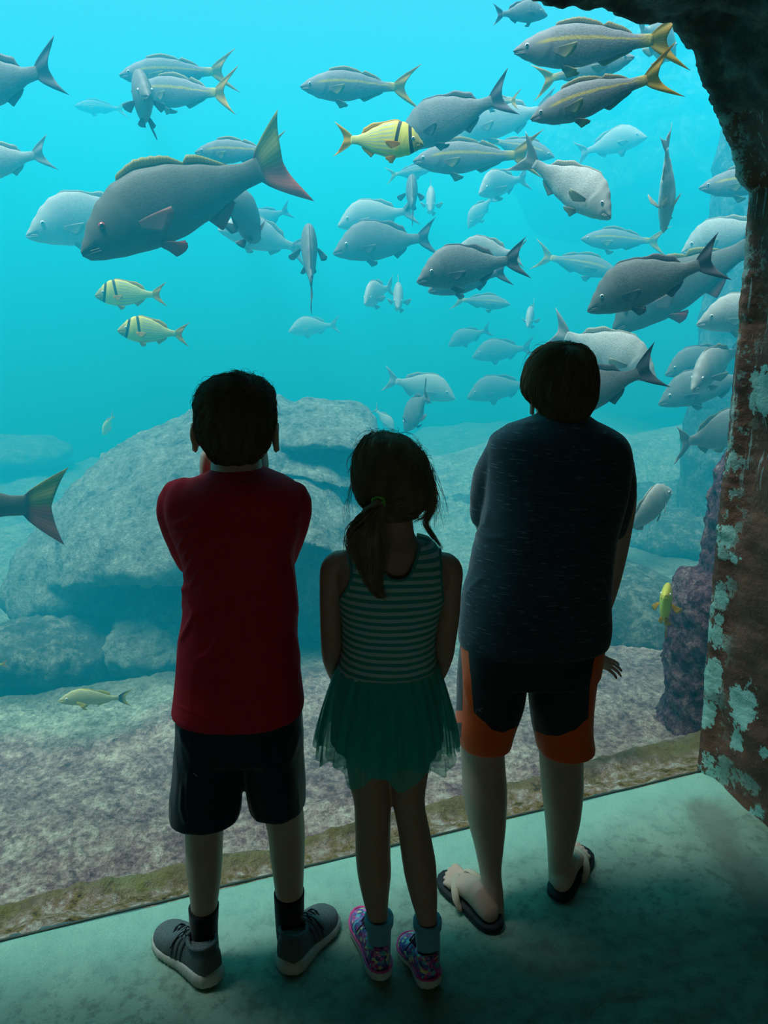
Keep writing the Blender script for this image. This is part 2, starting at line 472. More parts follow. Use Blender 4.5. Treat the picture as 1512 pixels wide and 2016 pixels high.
def bed_h(s, n):
    p = V((s, n, 0))
    k = 0.02 * nz((s * 3, 5, 1))
    wide = 1 + 0.25 * sstep(s, 0.9, 2.3)
    q = n / wide
    h = -0.19
    h += 0.155 * math.exp(-(q / 0.20) ** 2)                         # kerb against the pane
    h += 0.055 * math.exp(-((q - 0.27 - k) / 0.05) ** 2)            # low mossy ridge
    h += 0.012 * fbm(p, 22) * (1 - sstep(q, .2, .32))
    h += 0.025 * fbm(p, 2.0) + 0.012 * fbm(p, 7) * min(1, n * 4)
    if n > 0.6: h += 0.05 * fbm(p + V((0, 0, 4)), 0.9) * sstep(n, .6, 1.6)
    # basin to the left under the great boulder
    h -= 0.28 * sstep(n, 1.75, 2.05) * (1 - sstep(s, 0.2, 1.4)) * (1 - 0.5 * sstep(n, 3.6, 4.2))
    h += 0.22 * fbm(p + V((3, 0, 1)), 0.7) * sstep(n, 3.2, 5) 
    h += 0.45 * sstep(s, 1.2, 3.6) * math.exp(-((n - 4.6) / 0.9) ** 2)
    h -= 3.4 * sstep(n, 8.6 + 0.5 * nz((s * .4, 0, 0)), 10.2)
    return h
bm = bmesh.new(); grid = []; A = []
ns = [0.046] + [0.06 + 0.0165 * k for k in range(1, 130)]
x = ns[-1]
while x < 20.8:
    x *= 1.022; ns.append(min(x, 20.9))
ss = [-6.8 + 0.1 * k for k in range(48)] + [-2.0 + 0.0185 * k for k in range(275)] + [3.09 + 0.1 * k for k in range(1, 88)]
for s in ss:
    row = []
    for n in ns:
        f = (0.010 * fbm((s * 26, n * 26, 0)) + 0.012 * max(0, fbm((s * 9, n * 9, 4)))) if n < 3.2 else 0.02 * fbm((s * 5, n * 5, 0))
        row.append(bm.verts.new(SN(s, n, bed_h(s, n) + f)))
        wide = 1 + 0.25 * sstep(s, 0.9, 2.3); q = n / wide; wob = 0.04 * nz((s * 4, n * 4, 7)) + 0.02 * nz((s * 15, n * 15, 7))
        A.append((1 - sstep(q + wob, 0.20, 0.25), sstep(q + wob, 0.19, 0.24) * (1 - sstep(q + wob, 0.28, 0.34)),
                  sstep(n + 0.35 * nz((s, n, 3)) * 2, 0.9, 1.9),
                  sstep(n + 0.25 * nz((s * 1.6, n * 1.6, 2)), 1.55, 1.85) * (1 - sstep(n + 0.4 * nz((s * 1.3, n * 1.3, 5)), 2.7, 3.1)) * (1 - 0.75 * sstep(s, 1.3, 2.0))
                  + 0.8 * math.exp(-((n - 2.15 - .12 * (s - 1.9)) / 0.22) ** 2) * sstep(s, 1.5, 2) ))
    grid.append(row)
for a, b in zip(grid, grid[1:]):
    for k in range(len(ns) - 1): bm.faces.new((a[k], b[k], b[k + 1], a[k + 1]))
me = to_mesh(bm, 'tank_bed')
for q, nm in enumerate(('near', 'olive', 'far', 'dark_bed')):
    a = me.attributes.new(nm, 'FLOAT', 'POINT'); a.data.foreach_set('value', [min(1, t[q]) for t in A])
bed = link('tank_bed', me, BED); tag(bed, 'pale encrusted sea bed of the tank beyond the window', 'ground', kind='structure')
# ------------------------------------------------------------------ rocks in the tank
m = Mat('algae_rock', rough=0.95, spec=0.1)
co = m.coord(); n2 = m.noise(7, 8, co, 0.75); n3 = m.noise(30, 6, co, 0.75)
c = m.ramp(m.math('ADD', m.math('MULTIPLY', n2, 0.5), m.math('MULTIPLY', n3, 0.5)), [(0.38, (0.06, 0.07, 0.065)), (0.48, (0.24, 0.27, 0.23)), (0.56, (0.38, 0.43, 0.35)), (0.66, (0.68, 0.74, 0.58))])
m.color(c); m.bump(m.math('ADD', n2, m.math('MULTIPLY', n3, 0.6)), 1.0, 0.06)
ROCK = m.m
m = Mat('dark_rock', rough=0.95, spec=0.1)
co = m.coord(); n2 = m.noise(9, 8, co, 0.75); n3 = m.noise(40, 5, co, 0.7)
m.color(m.ramp(m.math('ADD', m.math('MULTIPLY', n2, 0.6), m.math('MULTIPLY', n3, 0.4)), [(0.36, (0.03, 0.04, 0.04)), (0.50, (0.10, 0.12, 0.11)), (0.66, (0.40, 0.42, 0.34))]))
m.bump(n2, 1.0, 0.05); ROCKD = m.m
m = Mat('coralline_crust', rough=0.95, spec=0.1)
co = m.coord(); n2 = m.noise(12, 8, co, 0.75); n3 = m.noise(48, 5, co, 0.7); n1 = m.noise(3, 3, co)
c = m.ramp(m.math('ADD', m.math('MULTIPLY', n2, 0.55), m.math('MULTIPLY', n3, 0.45)), [(0.36, (0.035, 0.015, 0.03)), (0.48, (0.17, 0.07, 0.11)), (0.57, (0.33, 0.18, 0.20)), (0.69, (0.62, 0.48, 0.40))])
m.color(c); m.bump(m.math('ADD', n2, n3), 1.0, 0.04); CORAL = m.m

UNDER = [(0.75, 0.93), (0.25, 1.0), (-0.15, 0.97), (-0.5, 0.82), (-0.8, 0.58), (-0.97, 0.36), (-0.96, 0.24), (-0.70, 0.16), (-0.30, 0.09), (0.1, 0.0), (0.6, 0.0), (0.95, 0.2), (1.0, 0.6)]
ROUND = [(math.cos(a), 0.5 + 0.5 * math.sin(a)) for a in [2 * PI * k / 16 + .4 for k in range(16)]]
BLOCK = [(0.8, 1.0), (0.2, 1.0), (-0.45, 0.96), (-0.8, 0.80), (-0.95, 0.5), (-1, 0.2), (-0.9, 0.0), (-0.3, -0.02), (0.3, 0), (0.8, 0), (1, 0.5)]
def hump(bm, cols, y, prof, n=26):
    """a boulder lofted from left to right: (u, v_top, v_bottom, half depth, lean back)"""
    rings = []
    for u, vt, vb, d in catmull(cols, n):
        a, b = PY(u, vt, y), PY(u, vb, y)
        pr = catmull(prof + [prof[0]], 29)[:-1]
        rings.append([V((a.x, y + q * d, b.z + (a.z - b.z) * t)) for q, t in pr])
    loft(bm, rings)
def rock(name, parts, mat, label, voxel=0.03, amp=(0.05, 2.2, 0.02, 8), smooth=3):
    bm = bmesh.new()
    for f in parts: f(bm)
    me = remesh(bm, voxel, smooth, name)
    displace(me, lambda p, n: amp[0] * fbm(p, amp[1]) + amp[2] * fbm(p, amp[3], 5) + 0.5 * amp[2] * fbm(p, amp[3] * 3, 3))
    o = link(name, me, mat); tag(o, label, 'rock'); return o
OVER = [(0.8, 0.95), (0.3, 1.0), (-0.1, 0.97), (-0.45, 0.80), (-0.75, 0.55), (-0.96, 0.30), (-1.0, 0.16), (-0.86, 0.07), (-0.4, 0.04), (0.2, 0.0), (0.8, 0.0), (1.0, 0.3), (1.0, 0.7)]
rock('boulder', [lambda b: hump(b, [(38, 1120, 1168, .10), (50, 1075, 1178, .25), (80, 1022, 1182, .4), (130, 965, 1178, .5), (180, 925, 1168, .5), (230, 900, 1135, .45), (270, 900, 1100, .3)], 4.38, OVER, 20),
                 lambda b: hump(b, [(120, 990, 1120, .4), (180, 925, 1105, .7), (240, 885, 1092, .85), (320, 842, 1078, .95), (400, 812, 1062, 1.0), (480, 802, 1050, 1.0), (560, 815, 1040, .9), (620, 870, 1030, .6), (650, 930, 1010, .3)], 4.5, OVER, 34),
                 lambda b: hump(b, [(110, 1080, 1225, .2), (200, 1010, 1228, .4), (260, 990, 1230, .5), (400, 960, 1230, .6), (560, 950, 1230, .6), (640, 1000, 1220, .3)], 4.95, BLOCK)],
     ROCK, 'huge pale overhanging boulder leaning up behind the boy in the red shirt', 0.032, (0.05, 1.6, 0.03, 7))
rock('boulder', [lambda b: hump(b, [(522, 850, 880, .2), (545, 815, 872, .4), (590, 795, 858, .6), (650, 799, 850, .65), (700, 808, 862, .6), (732, 826, 880, .45), (745, 862, 885, .15)], 4.65, OVER),
                 lambda b: hump(b, [(520, 880, 925, .3), (570, 856, 905, .6), (640, 862, 905, .7), (690, 886, 928, .6), (722, 912, 938, .3)], 4.55, OVER),
                 lambda b: hump(b, [(525, 850, 950, .2), (570, 830, 960, .4), (660, 830, 960, .4), (725, 850, 950, .3), (740, 880, 940, .15)], 4.95, BLOCK)],
     ROCK, 'blocky boulder perched on top, just left above the girl\'s head', 0.026, (0.03, 2.5, 0.016, 9))
rock('boulder', [lambda b: hump(b, [(480, 905, 985, .4), (540, 906, 985, .75), (600, 908, 990, .85), (655, 930, 1006, .85), (710, 983, 1045, .75), (760, 1058, 1110, .55), (800, 1130, 1165, .3)], 4.25, OVER),
                 lambda b: hump(b, [(500, 960, 1205, .3), (600, 960, 1208, .55), (680, 1000, 1208, .55), (740, 1070, 1208, .4), (790, 1140, 1205, .2)], 4.50, BLOCK)],
     ROCK, 'sloping slab boulder with a shaded face, between the red-shirted boy and the girl', 0.03, (0.04, 2.0, 0.02, 8))
rock('boulder', [lambda b: hump(b, [(1090, 1150, 1210, .2), (1150, 1122, 1225, .45), (1230, 1126, 1225, .55), (1300, 1142, 1225, .45), (1348, 1165, 1215, .2)], 4.3, BLOCK)],
     ROCKD, 'low dark boulder right of the boy in the charcoal T-shirt', 0.025, (0.03, 2.5, 0.016, 9))
rock('rock', [lambda b: hump(b, [(215, 1250, 1310, .1), (240, 1205, 1315, .25), (290, 1188, 1318, .3), (345, 1200, 1318, .3), (400, 1240, 1318, .2)], 3.85, ROUND)],
     ROCK, 'rounded lumpy rock under the great boulder, beside the red shirt', 0.02, (0.04, 4, 0.02, 12))
rock('rock', [lambda b: hump(b, [(-60, 1240, 1320, .2), (30, 1232, 1325, .3), (90, 1222, 1330, .3), (150, 1235, 1330, .3), (215, 1250, 1325, .15)], 3.75, ROUND)],
     ROCKD, 'low dark rubble rock at the left edge above the pale sand', 0.02, (0.04, 4, 0.02, 12))
rock('rock', [lambda b: hump(b, [(-120, 880, 905, .4), (20, 868, 915, .8), (90, 876, 915, .6), (125, 893, 910, .2)], 8.6, ROUND)],
     ROCK, 'faint distant rock at the far left of the sea bed', 0.06, (0.06, 1.5, 0.03, 5))
rock('rock_mound', [lambda b: hump(b, [(700, 990, 1060, .3), (800, 965, 1075, .7), (900, 950, 1080, .9), (980, 940, 1080, 1.0), (1100, 960, 1080, .8), (1180, 1010, 1070, .4)], 6.8, ROUND)],
     ROCKD, 'hazy blue rock mound behind the girl and the boy in charcoal', 0.05, (0.10, 1.2, 0.03, 5))
rock('rock_mound', [lambda b: hump(b, [(1180, 1020, 1060, .3), (1250, 985, 1075, .7), (1340, 968, 1080, .9), (1420, 962, 1080, .9), (1540, 985, 1080, .5)], 5.9, ROUND)],
     ROCKD, 'hazy low rock mound at the foot of the far blue pillar', 0.045, (0.08, 1.4, 0.03, 5))
def column(bm, rows, y, d=1.0):
    rings = []
    for v, ul, ur, dp in catmull(rows, 30):
        a, b = PY(ul, v, y), PY(ur, v, y)
        rings.append(ring((a + b) / 2, (b - a) / 2, V((0, dp, 0)), 28, 2.6))
    loft(bm, rings)
rock('coral_pillar', [lambda b: column(b, [(1500, 1270, 1560, .32), (1440, 1296, 1560, .27), (1400, 1313, 1560, .23), (1300, 1319, 1560, .21), (1200, 1332, 1560, .2), (1150, 1347, 1560, .19), (1136, 1366, 1550, .15)], 2.98),
                      lambda b: column(b, [(1180, 1382, 1560, .15), (1060, 1392, 1560, .14), (960, 1412, 1560, .13), (880, 1440, 1570, .12), (780, 1462, 1580, .12), (640, 1490, 1590, .12), (300, 1530, 1650, .12)], 3.05)],
     CORAL, 'stepped pillar crusted with purple coralline growth beside the window edge', 0.012, (0.02, 4, 0.014, 16), 2)
rock('rock_pillar', [lambda b: column(b, [(1060, 1318, 1620, .5), (1000, 1335, 1620, .45), (930, 1346, 1620, .42), (800, 1366, 1630, .4), (600, 1391, 1640, .4), (400, 1412, 1650, .4), (200, 1440, 1700, .4), (-60, 1460, 1760, .4)], 5.6)],
     ROCKD, 'tall hazy blue rock pillar rising at the right of the tank', 0.04, (0.05, 1.6, 0.02, 7))
rock('rock_overhang', [lambda b: hump(b, [(1010, 330, 360, .4), (1090, 200, 430, 1.2), (1200, 60, 455, 1.6), (1320, -60, 440, 1.8), (1500, -200, 420, 2), (1700, -300, 420, 2)], 12.5, BLOCK)],
     ROCKD, 'large hazy rock overhang fading into the water at the upper right', 0.07, (0.15, 0.9, 0.04, 4))
# ------------------------------------------------------------------ people: materials
def skin(name, base):
    m = Mat(name, base, 0.5, 0.35)
    co = m.coord(); n = m.noise(22, 5, co, 0.6)
    m.color(m.mix(n, tuple(x * 0.86 for x in base), tuple(min(1, x * 1.14) for x in base)))
    m.bump(m.noise(180, 3, co), 0.15, 0.002); return m.m
SKIN1, SKIN2, SKIN3 = skin('skin_fair', (0.50, 0.33, 0.24)), skin('skin_tan', (0.46, 0.28, 0.19)), skin('skin_warm', (0.52, 0.35, 0.26))
def hairm(name, a, b):
    m = Mat(name, a, 0.7, 0.08)
    m.color(m.mix(m.noise(1.0, 3, m.coord((50, 50, 12))), a, b)); return m.m
HAIR1 = hairm('dark_brown_hair', (0.05, 0.038, 0.024), (0.26, 0.19, 0.12))
HAIR2 = hairm('light_brown_hair', (0.12, 0.085, 0.05), (0.44, 0.33, 0.20))
HAIR3 = hairm('brown_hair', (0.07, 0.05, 0.03), (0.34, 0.25, 0.15))
def cloth(name, base, weave=900, rough=0.75, sheen=0.2):
    m = Mat(name, base, rough, 0.12)
    m.b.inputs['Sheen Weight'].default_value = sheen
    co = m.coord()
    m.color(m.mix(m.noise(30, 4, co, 0.6), tuple(x * 0.85 for x in base), tuple(min(1, x * 1.12) for x in base)))
    m.bump(m.noise(weave, 2, co), 0.2, 0.001); return m.m
RED = cloth('red_jersey', (0.64, 0.024, 0.038), 500, 0.85, 0.0)
NAVY = cloth('dark_shorts_fabric', (0.012, 0.028, 0.038), 600, 0.55, 0.15)
SOCKB = cloth('black_knit', (0.008, 0.009, 0.012), 300, 0.9, 0.2)
SOCKT = cloth('pale_blue_knit', (0.16, 0.42, 0.52), 300, 0.9, 0.3)
m = Mat('charcoal_heather', rough=0.85, spec=0.15)
co = m.coord(); n = m.noise(1.0, 4, m.coord((28, 28, 330)), 0.6); q = m.noise(6, 3, co)
m.color(m.mix(m.math('MULTIPLY', m.step(n, 0.58, 0.72), 0.8), (0.030, 0.056, 0.072), (0.22, 0.32, 0.36)))
m.b.inputs['Sheen Weight'].default_value = 0.3
m.bump(n, 0.25, 0.002); HEATHER = m.m
m = Mat('black_orange_shorts', rough=0.65, spec=0.25)
f = m.step(m.attr('orange'), -0.6, 0.6)
m.color(m.mix(f, (0.012, 0.026, 0.032), (1.0, 0.12, 0.015)))
m.b.inputs['Sheen Weight'].default_value = 0.2
m.bump(m.noise(500, 2, m.coord()), 0.2, 0.001); SHORT3 = m.m
m = Mat('striped_teal_jersey', rough=0.8, spec=0.2)
st = m.step(m.math('SINE', m.math('MULTIPLY', m.attr('stripe'), 2 * PI)), -0.25, 0.25)
m.color(m.mix(st, (0.04, 0.36, 0.33), (0.46, 0.66, 0.63)))
m.bump(m.noise(500, 2, m.coord()), 0.2, 0.001); STRIPE = m.m
TRIMT = cloth('teal_binding', (0.045, 0.30, 0.28), 500)
def tulle(name, c, alpha):
    m = Mat(name, c, 0.8, 0.2)
    m.b.inputs['Sheen Weight'].default_value = 0.3
    t = m.node('ShaderNodeBsdfTransparent'); x = m.node('ShaderNodeMixShader'); out = m.n['Material Output']
    t.inputs[0].default_value = (0.75, 1.0, 0.95, 1)
    nn_ = m.noise(1.0, 2, m.coord((90, 90, 6)))
    m.l.new(m.math('ADD', alpha - 0.15, m.math('MULTIPLY', nn_, 0.3)), x.inputs[0])
    m.l.new(t.outputs[0], x.inputs[1]); m.l.new(m.b.outputs[0], x.inputs[2]); m.l.new(x.outputs[0], out.inputs['Surface']); return m.m
TULLE = tulle('teal_tulle', (0.02, 0.58, 0.50), 0.60)
LINING = cloth('teal_lining', (0.02, 0.48, 0.42), 400)

# ------------------------------------------------------------------ people: builders
def rows_loft(bm, rows, n=60, seg=40, e=2.3, cap=True, grow=0.0):
    """horizontal rings from silhouette rows (v, u_left, u_right, y, half depth)"""
    rr = []
    for v, ul, ur, y, b in rows:
        a, c = PY(ul, v, y), PY(ur, v, y)
        rr.append(((a.x + c.x) / 2, y, a.z, abs(c.x - a.x) / 2, b if b else abs(c.x - a.x) / 2 * 1.08))
    if n: rr = catmull(rr, n)
    rings = [ring(V((x, y, z)), V((w + grow, 0, 0)), V((0, d + grow, 0)), seg, e) for x, y, z, w, d in rr]
    return loft(bm, rings, cap)
def limb(bm, pts, n=14, k=4):
    """(u, v, y, radius in metres) joints to a smooth tapering tube"""
    q = [(*PY(u, v, y), r) for u, v, y, r in pts]
    q = catmull(q, k * (len(q) - 1) + 1)
    tube(bm, [V(p[:3]) for p in q], [p[3] for p in q], n)
def rotv(v, axis, a): return Quaternion(axis, a) @ v
def hand(bm, wrist, d, back, thumb, L=0.15, curl=0.5, spread=0.10):
    """palm and five bent fingers; d along the hand, back = direction the back of the hand faces, thumb = side (vector)"""
    d = V(d).normalized(); back = (V(back) - d * V(back).dot(d)).normalized(); side = d.cross(back)
    if side.dot(V(thumb)) < 0: side = -side
    pl, pw = L * 0.50, L * 0.205
    rings = []
    for t, w, th in ((-0.25, 0.62, 0.50), (0.0, 0.62, 0.55), (0.25, 0.85, 0.62), (0.6, 1.0, 0.58), (0.9, 1.0, 0.45), (1.02, 0.9, 0.32)):
        rings.append(ring(wrist + d * pl * t, side * pw * w, back * pw * th, 16, 2.6))
    loft(bm, rings)
    axis = side
    sgn = 1 if rotv(d, axis, 0.3).dot(back) < 0 else -1
    for k, (off, ln) in enumerate(((0.76, 0.43), (0.27, 0.48), (-0.24, 0.45), (-0.72, 0.36))):
        b0 = wrist + d * pl * (0.93 - 0.05 * abs(off)) + side * pw * off
        dd = (d + side * off * spread * 2).normalized()
        r0 = L * 0.052 * (0.88 if k == 3 else 1)
        pts, rad = [b0 - d * 0.01], [r0]
        p = b0; a = curl * (0.35 + 0.1 * k)
        for q, fr in enumerate((0.45, 0.31, 0.24)):
            di = rotv(dd, axis, sgn * a); 
            pts.append(p + di * L * ln * fr * 0.5); rad.append(r0 * (0.97 - .08 * q))
            p = p + di * L * ln * fr; pts.append(p); rad.append(r0 * (0.97 - 0.12 * (q + 1))); a += curl * 0.8
        tube(bm, pts, rad, 10)
    t0 = wrist + d * pl * 0.15 + side * pw * 0.55
    td = (d * 0.62 + side * 0.75 - back * 0.3).normalized()
    t1 = t0 + td * L * 0.20; t2 = t1 + (td + d * 0.6).normalized() * L * 0.16; t3 = t2 + (td * .5 + d).normalized() * L * 0.13
    tube(bm, [t0, t1, t2, t3], [L * 0.085, L * 0.066, L * 0.058, L * 0.045], 10)
def head(bm, c, w, f=V((0, 1, 0)), ear=1.0, ex=1.02, ez=-0.20):
    """cranium, jaw, nose, brow, lips and ears; c = middle of the skull, w = half breadth, f = facing"""
    f = V(f).normalized(); s = f.cross(V((0, 0, 1))).normalized(); u = s.cross(f)
    rot = Matrix((s, f, u)).transposed().to_quaternion()
    L = lambda x, y, z: c + s * x * w + f * y * w + u * z * w
    ell(bm, L(0, -0.08, 0.18), (w * 0.98, w * 1.20, w * 1.08), rot, 32, 24)
    ell(bm, L(0, 0.28, -0.45), (w * 0.80, w * 0.86, w * 0.98), rot, 32, 24)
    ell(bm, L(0, 0.66, -1.02), (w * 0.42, w * 0.40, w * 0.34), rot)           # chin
    tube(bm, [L(0, 1.02, 0.02), L(0, 1.24, -0.34), L(0, 1.14, -0.46)], [w * 0.09, w * 0.13, w * 0.13], 10)
    for q in (-1, 1):
        ell(bm, L(0.17 * q, 1.12, -0.44), (w * 0.10, w * 0.10, w * 0.08), rot)
        ell(bm, L(0.36 * q, 0.92, 0.12), (w * 0.27, w * 0.16, w * 0.08), rot)   # brow
        ell(bm, L(0.42 * q, 0.78, -0.42), (w * 0.30, w * 0.24, w * 0.25), rot)  # cheek
        er = rot @ Quaternion((0, 0, 1), 0.45 * q) @ Quaternion((1, 0, 0), 0.18)
        ec_ = L(ex * q, -0.10, ez)
        pts = []
        for k in range(13):
            a = -2.2 + k * 4.7 / 12
            pts.append(ec_ + er @ (V((0.05 * q, -math.cos(a) * -0.16, 0)) * w * ear) + u * math.sin(a) * 0.33 * w * ear - f * (0.16 * math.cos(a)) * w * ear + s * q * w * 0.07 * math.cos(a))
        ell(bm, ec_, (w * 0.07 * ear, w * 0.17 * ear, w * 0.31 * ear), er, 16, 12)
        tube(bm, pts, [w * 0.055 * ear] * 13, 8)
        ell(bm, ec_ - u * w * 0.30 * ear, (w * 0.07, w * 0.10, w * 0.10), er, 12, 8)
    tube(bm, [L(-0.26, 0.98, -0.72), L(0, 1.09, -0.69), L(0.26, 0.98, -0.72)], [w * 0.035, w * 0.065, w * 0.035], 8)
    tube(bm, [L(-0.22, 0.97, -0.80), L(0, 1.06, -0.82), L(0.22, 0.97, -0.80)], [w * 0.04, w * 0.075, w * 0.04], 8)
    return L
EYEW = Mat('eye_white', (0.8, 0.8, 0.78), 0.15, 0.5).m
PUP = Mat('dark_pupil', (0.01, 0.01, 0.012), 0.1, 0.5).m
def person_eyes(root, L, w):
    for q in (-1, 1):
        bm = bmesh.new(); ell(bm, L(0.36 * q, 0.88, -0.10), (w * 0.14, w * 0.13, w * 0.12), None, 16, 12)
        e = obj('eye', bm, EYEW, root, world=root)
        bm = bmesh.new(); ell(bm, L(0.36 * q, 1.00, -0.10), (w * 0.05, w * 0.025, w * 0.05), None, 12, 8)
        p = obj('pupil', bm, PUP, e)
def foot(bm, heel, toe, w=0.036, h=0.05, toes=True, inner=1, z0=0.0, ank=None):
    """bare foot from heel to toe tips standing at height z0; inner = side of the big toe (+1 left of travel)"""
    heel = V((heel.x, heel.y, 0)); toe = V((toe.x, toe.y, 0))
    f = (toe - heel); Ln = f.length; f.normalize(); s = V((-f.y, f.x, 0)) * inner; up = V((0, 0, 1))
    rings = []
    for t, hw, hh, off in ((0.02, 0.35, 0.35, 0), (0.06, 0.62, 0.62, 0), (0.14, 0.74, 0.9, 0), (0.26, 0.78, 1.25, .02), (0.38, 0.80, 1.32, .06), (0.5, 0.86, 1.05, .10), (0.64, 1.0, 0.78, .12), (0.76, 1.04, 0.55, .06), (0.82, 0.92, 0.36, 0)):
        rings.append(ring(heel + f * Ln * t + s * w * off + up * (z0 + h * hh / 2), s * w * hw, up * h * hh / 2, 18, 2.2))
    loft(bm, rings)
    if toes:
        for k, (o, a, b, r) in enumerate(((0.66, 0.76, 0.97, 0.30), (0.22, 0.78, 0.97, 0.20), (-0.14, 0.77, 0.93, 0.185), (-0.46, 0.74, 0.88, 0.175), (-0.76, 0.70, 0.81, 0.17))):
            p0 = heel + f * Ln * a + s * w * o + up * (z0 + h * 0.24); p1 = heel + f * Ln * b + s * w * (o * 1.04) + up * (z0 + h * 0.17)
            pm = (p0 + p1) / 2 + up * h * 0.05
            tube(bm, [p0, pm, p1], [w * r, w * r * 0.88, w * r * 1.0], 10)
def strands(bm, cap_me, seeds, flow, step=0.008, n=9, r=0.0006, lift=0.0015, jit=0.25):
    from mathutils.bvhtree import BVHTree
    T = BVHTree.FromPolygons([v.co for v in cap_me.vertices], [p.vertices for p in cap_me.polygons])
    for p in seeds:
        h = T.find_nearest(p)
        if h[0] is None: continue
        p, nrm = h[0], h[1]; pts = [p + nrm * 0.0003]
        k = n + random.randint(-3, 3); l0 = lift * random.uniform(0.2, 1.8); jv = V([random.uniform(-jit, jit) for _ in range(3)])
        for i in range(k):
            d = flow(p) + jv * (0.4 + i / k)
            d = d - nrm * d.dot(nrm)
            if d.length < 1e-5: break
            p = p + d.normalized() * step
            h = T.find_nearest(p); p, nrm = h[0], h[1]
            pts.append(p + nrm * l0 * math.sin(PI * min(1, (i + 1) / k) * 0.75))
        if len(pts) > 3:
            rr = r * random.uniform(0.7, 1.3)
            tube(bm, pts, [rr * (1 - 0.75 * (i / (len(pts) - 1)) ** 2) for i in range(len(pts))], 3, cap_round=False)
def surf_seeds(me, n, test=lambda p: True):
    vs = [v.co.copy() for v in me.vertices if test(v.co)]
    return [random.choice(vs) + V([random.uniform(-.003, .003) for _ in range(3)]) for _ in range(n)]
def creases(me, lines, y_max):
    """cloth folds: polylines in the picture (points, width px, height m) raised on the side towards the walkway"""
    L = [([V(p) for p in pl], w, h) for pl, w, h in lines]
    def f(p, n):
        if n.y > 0.25: return 0
        q = V(pix(p)); d = 0
        for pl, w, h in L:
            dd = poly_dist(q, pl)
            if dd < w * 2.5:
                e0 = min((q - pl[0]).length, (q - pl[-1]).length)
                d += h * (math.exp(-(dd / w) ** 2)) * min(1, e0 / (w * 3) + .15)
        return d
    displace(me, f)
def foldnoise(me, amp, sx, sz, seed=0, ridge=True):
    def f(p, n):
        q = V((p.x * sx, p.y * sx, p.z * sz)) + V((seed, seed, 0))
        a = noise.noise(q) + 0.5 * noise.noise(q * 2.1)
        if ridge: a = 0.35 - abs(a)
        return amp * a
    displace(me, f)

LOGO = Mat('grey_logo_print', (0.22, 0.26, 0.26), 0.6).m
# ================================================================== boy in the red shirt
pb = empty('person', PZ(480, 1890), 'boy in a red T-shirt and dark shorts, hands cupped against the glass', 'person', 'children watching the fish')
hy = 1.61
bm = bmesh.new()
hc = PY(463, 828, hy)
LH1 = head(bm, hc, 0.072, V((0, 1, -0.05)), 1.25, 1.17, -0.46)
rows_loft(bm, [(868, 418, 510, 1.605, .052), (900, 417, 513, 1.60, .052), (925, 416, 516, 1.595, .055), (944, 420, 512, 1.59, .045)], 12, 24, 2)
rows_loft(bm, [(940, 425, 510, 1.585, .035), (962, 366, 570, 1.575, .065), (1000, 350, 582, 1.57, .075), (1100, 372, 566, 1.57, .08), (1250, 366, 574, 1.56, .085), (1380, 352, 586, 1.55, .09), (1460, 360, 585, 1.55, .08)], 24, 32)
rows_loft(bm, [(1440, 352, 472, 1.55, .07), (1560, 362, 456, 1.55, None), (1605, 364, 444, 1.548, None), (1642, 365, 439, 1.545, None), (1700, 367, 437, 1.54, None), (1745, 372, 433, 1.535, None), (1790, 377, 427, 1.532, None), (1840, 380, 424, 1.53, None), (1880, 380, 428, 1.53, None)], 40, 28, 2)
rows_loft(bm, [(1440, 482, 590, 1.56, .07), (1560, 508, 594, 1.57, None), (1605, 520, 598, 1.575, None), (1640, 528, 600, 1.58, None), (1680, 532, 600, 1.58, None), (1725, 538, 598, 1.575, None), (1775, 545, 596, 1.57, None), (1820, 548, 594, 1.57, None), (1855, 552, 592, 1.575, None)], 40, 28, 2)
limb(bm, [(352, 985, 1.58, .036), (362, 1050, 1.61, .034), (387, 1108, 1.655, .031), (400, 1040, 1.69, .028), (408, 965, 1.70, .021), (409, 940, 1.70, .020)])
limb(bm, [(575, 985, 1.58, .036), (566, 1050, 1.61, .034), (552, 1100, 1.655, .031), (536, 1040, 1.69, .028), (520, 965, 1.70, .021), (517, 940, 1.70, .020)])
hand(bm, PY(408, 946, 1.695), V((-0.02, 0.10, 1)), V((-1, -0.35, 0)), V((0.6, 1, 0)), 0.125, 0.45, 0.05)
hand(bm, PY(513, 944, 1.695), V((0.02, 0.10, 1)), V((1, -0.35, 0)), V((-0.6, 1, 0)), 0.125, 0.45, 0.05)
SH1 = [(PZ(428, 1940), PZ(317, 1836), -1), (PZ(558, 1920), PZ(652, 1799), 1)]
for h, t, i in SH1:
    foot(bm, h.lerp(t, 0.06), h.lerp(t, .93), 0.032, 0.046, False, i, 0.03)
me = remesh(bm, 0.0034, 5, 'body'); o = link('body', me, SKIN1, pb); o.location = -pb.location
person_eyes(pb, LH1, 0.072)
